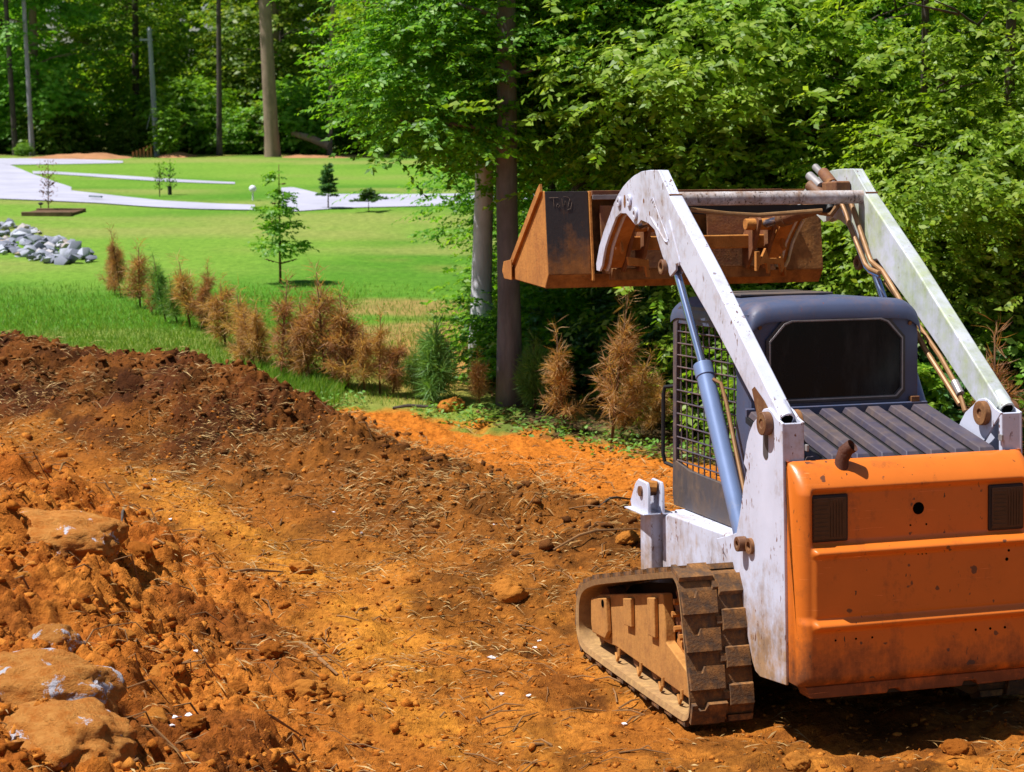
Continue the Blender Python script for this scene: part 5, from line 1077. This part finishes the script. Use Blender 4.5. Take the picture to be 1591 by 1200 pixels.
boulder(95, 1180, 260, 120, 3, 'boulder_clay', 'large clay covered boulder in the lower left corner', 2.2)
LUMP_LABELS = ['clay lump with a flat top right of the fist sized boulder', 'rounded clay lump between the fist sized boulder and the flat topped lump', 'clay lump at the toe of the near heap, beside the pale strip', 'clay lump low on the near heap, left of the bark strip', 'clay lump in the middle of the near heap', 'clay lump high on the near heap, above the bark strip', 'dark edged lump alone on the trodden strip, left of the straw', 'large orange lump lying alone left of the crawler track', 'pinkish orange lump among the weeds at the foot of the green pine sapling', 'clay lump just right of the broad flat boulder', 'second clay lump right of the broad flat boulder', 'small clay lump near the top edge of the near heap', 'clay lump under the broad flat boulder at the left edge', 'clay lump above the fist sized boulder', 'clay lump right of the large lower boulder', 'clay lump low in the near heap, beside the white chips', 'clay lump at the bottom, near the toe of the heap', 'small clay lump on the upper slope of the near heap', 'small clay lump left of the front end of the crawler track', 'small clay lump in the middle of the trodden strip', 'clay lump behind the crawler track at the bottom edge', 'clay lump at the bottom edge below the orange rear door', 'dark clay lump just in front of the loader by the branch']
for i, (u, v, w_) in enumerate([(190, 1003, 48), (152, 1025, 40), (480, 1085, 60), (365, 1110, 52), (250, 1060, 46), (425, 1030, 40), (470, 885, 46), (790, 925, 64), (700, 635, 44), (215, 890, 56), (255, 880, 50), (320, 985, 36), (30, 910, 40), (130, 965, 40), (240, 1120, 44), (300, 1150, 50), (560, 1150, 40), (380, 960, 34), (805, 995, 30), (640, 905, 28), (1240, 1190, 50), (1490, 1180, 60), (975, 850, 40)]):
    q = at(u, v); s = w_/FPX*q.y/2
    lump_obj('clay_lump', i % 6, (q.x, q.y, q.z+s*.15), (s, s*.85, s*.75), 1.3*i, 'clod_clay', LUMP_LABELS[i], 'clay lump', 'loose clay lumps', .2)
tw = MB(); Rt = random.Random(31)
for i in range(420):
    y_ = Rt.uniform(6, 15.5); x_ = Rt.uniform(-.31, .1)*y_
    if y_ > np.interp(x_, YB[:, 0], YB[:, 1])-.2: continue
    a_ = Rt.uniform(0, 6.28); L_ = Rt.uniform(.05, .26); z_ = h1(x_, y_); x2, y2 = x_+L_*math.cos(a_), y_+L_*math.sin(a_); z2 = h1(x2, y2); r_ = Rt.uniform(.002, .0055)
    tw.tube([(x_, y_, z_+r_), ((x_+x2)/2+Rt.uniform(-.02, .02), (y_+y2)/2, max(z_, z2)+.012+r_), (x2, y2, z2+r_*2)], [r_, r_, r_*.5], 5)
tag(part('twig_litter', tw, 'stick'), 'thin twigs and root ends scattered over the dirt', None, None, 'stuff')
# riprap
SMALL = [lump(200+i, 1, .55, .7) for i in range(5)]; Rr = random.Random(12); cnt = 0
poly = [(-30, 352), (25, 350), (62, 362), (108, 380), (146, 402), (140, 412), (104, 414), (60, 408), (0, 398), (-30, 394)]
def inside(u, v):
    c_ = False
    for (x0, y0), (x1, y1) in zip(poly, poly[1:]+poly[:1]):
        if (y0 > v) != (y1 > v) and u < (x1-x0)*(v-y0)/(y1-y0)+x0: c_ = not c_
    return c_
while cnt < 190:
    u, v = Rr.uniform(-30, 148), Rr.uniform(348, 416)
    if not inside(u, v): continue
    q = at(u, v); s = .035+.11*Rr.random()**1.6
    o = lump_obj('riprap_rock', cnt % 5, (q.x, q.y, q.z+s*.25+Rr.uniform(0, .05)), (s*Rr.uniform(.9, 1.5), s, s*Rr.uniform(.7, 1)), Rr.uniform(0, 6), 'riprap', 'angular grey rock in the rock bed at the left edge of the lawn', 'rock', 'rocks of the rock bed', Rr.uniform(-.4, .4), SMALL[cnt % 5]); cnt += 1
# sticks and paper scraps
def stick(u0, v0, u1, v1, r, label, up=.015, mat='stick'):
    a, b = at(u0, v0), at(u1, v1); m_ = a.lerp(b, .5); m_.z = max(m_.z, h1(m_.x, m_.y))+up; a.z += r*.8; b.z += r*.8
    tag(part('stick', MB().tube([a, a.lerp(m_, .6)+Vector((0, 0, up*.4)), m_, b], [r*.7, r, r, r*.5], 7), mat), label, 'stick', 'sticks on the dirt')
stick(92, 755, 112, 728, .008, 'thin pale stick standing out of the far left of the heap', .06, 'straw')
stick(165, 910, 190, 880, .006, 'thin pale twig curling on the near heap', .04, 'straw')
stick(362, 905, 440, 890, .010, 'brown stick lying beside the clay strip', .02)
stick(455, 1000, 525, 1055, .013, 'flat bark strip at the edge of the near heap', .01)
stick(860, 870, 990, 830, .009, 'long brown branch left of the loader', .05)
stick(930, 800, 985, 785, .010, 'short dark branch lying on the brown soil near the loader', .05, 'bark_dark')
stick(820, 1165, 845, 1160, .008, 'short stick at the bottom of the picture', .01)
stick(400, 1165, 470, 1163, .007, 'brown twig across the lower heap', .015)
stick(195, 810, 188, 845, .009, 'dark stub of root on top of the near heap', .03, 'bark_dark')
stick(610, 640, 690, 636, .016, 'dark fallen branch along the sapling row', .03, 'bark_dark')
def scrap(u, v, s, label, mat='scrap'):
    q = at(u, v); R_ = random.Random(int(u*7+v)); k = 7; ring = [(q.x+s*math.cos(t*2*math.pi/k)*R_.uniform(.4, 1.2), q.y+s*math.sin(t*2*math.pi/k)*R_.uniform(.4, 1.0), q.z+.008+R_.uniform(0, s*.5)) for t in range(k)]
    mb = MB().add(ring+[(x, y, z-.004) for x, y, z in ring], [tuple(range(k)), tuple(range(2*k-1, k-1, -1))]+[(i, k+i, k+(i+1) % k, (i+1) % k) for i in range(k)])
    tag(part('scrap', mb, mat, None, 0, 20), label, 'scrap', 'pale scraps on the dirt')
SCRAPS = {(275, 1137): 'largest of three white chips low on the near heap', (296, 1140): 'right one of three white chips low on the near heap', (268, 1146): 'lowest of three white chips on the near heap', (765, 1027): 'biggest pale scrap on the trodden strip, left of the crawler track', (832, 1003): 'lower pale scrap of a pair near the front of the crawler track', (838, 997): 'upper pale scrap of a pair near the front of the crawler track', (780, 1083): 'pale scrap left of the rear end of the crawler track', (822, 1090): 'pale scrap nearest to the rear bottom of the crawler track', (240, 748): 'white scrap at the far left of the trodden strip', (265, 755): 'small white scrap right of the far left one', (518, 797): 'white scrap in the middle of the trodden strip', (562, 833): 'small upright pale scrap in the middle of the brown soil', (768, 818): 'pale scrap on the brown soil left of the loader', (668, 822): 'tiny pale scrap on the brown soil in the centre', (970, 1115): 'pale scrap just outside the long side of the track', (305, 1030): 'pale scrap high on the near heap', (970, 1050): 'pale scrap under the side of the crawler track', (265, 805): 'pale scrap beside the top of the near heap'}
for u, v, s in ((275, 1137, .022), (296, 1140, .02), (268, 1146, .018), (765, 1027, .03), (832, 1003, .018), (838, 997, .014), (780, 1083, .018), (822, 1090, .016), (240, 748, .02), (265, 755, .016), (518, 797, .022), (562, 833, .014), (768, 818, .018), (668, 822, .013), (970, 1115, .016), (305, 1030, .014), (970, 1050, .014), (265, 805, .016)):
    scrap(u, v, s, SCRAPS[(u, v)])
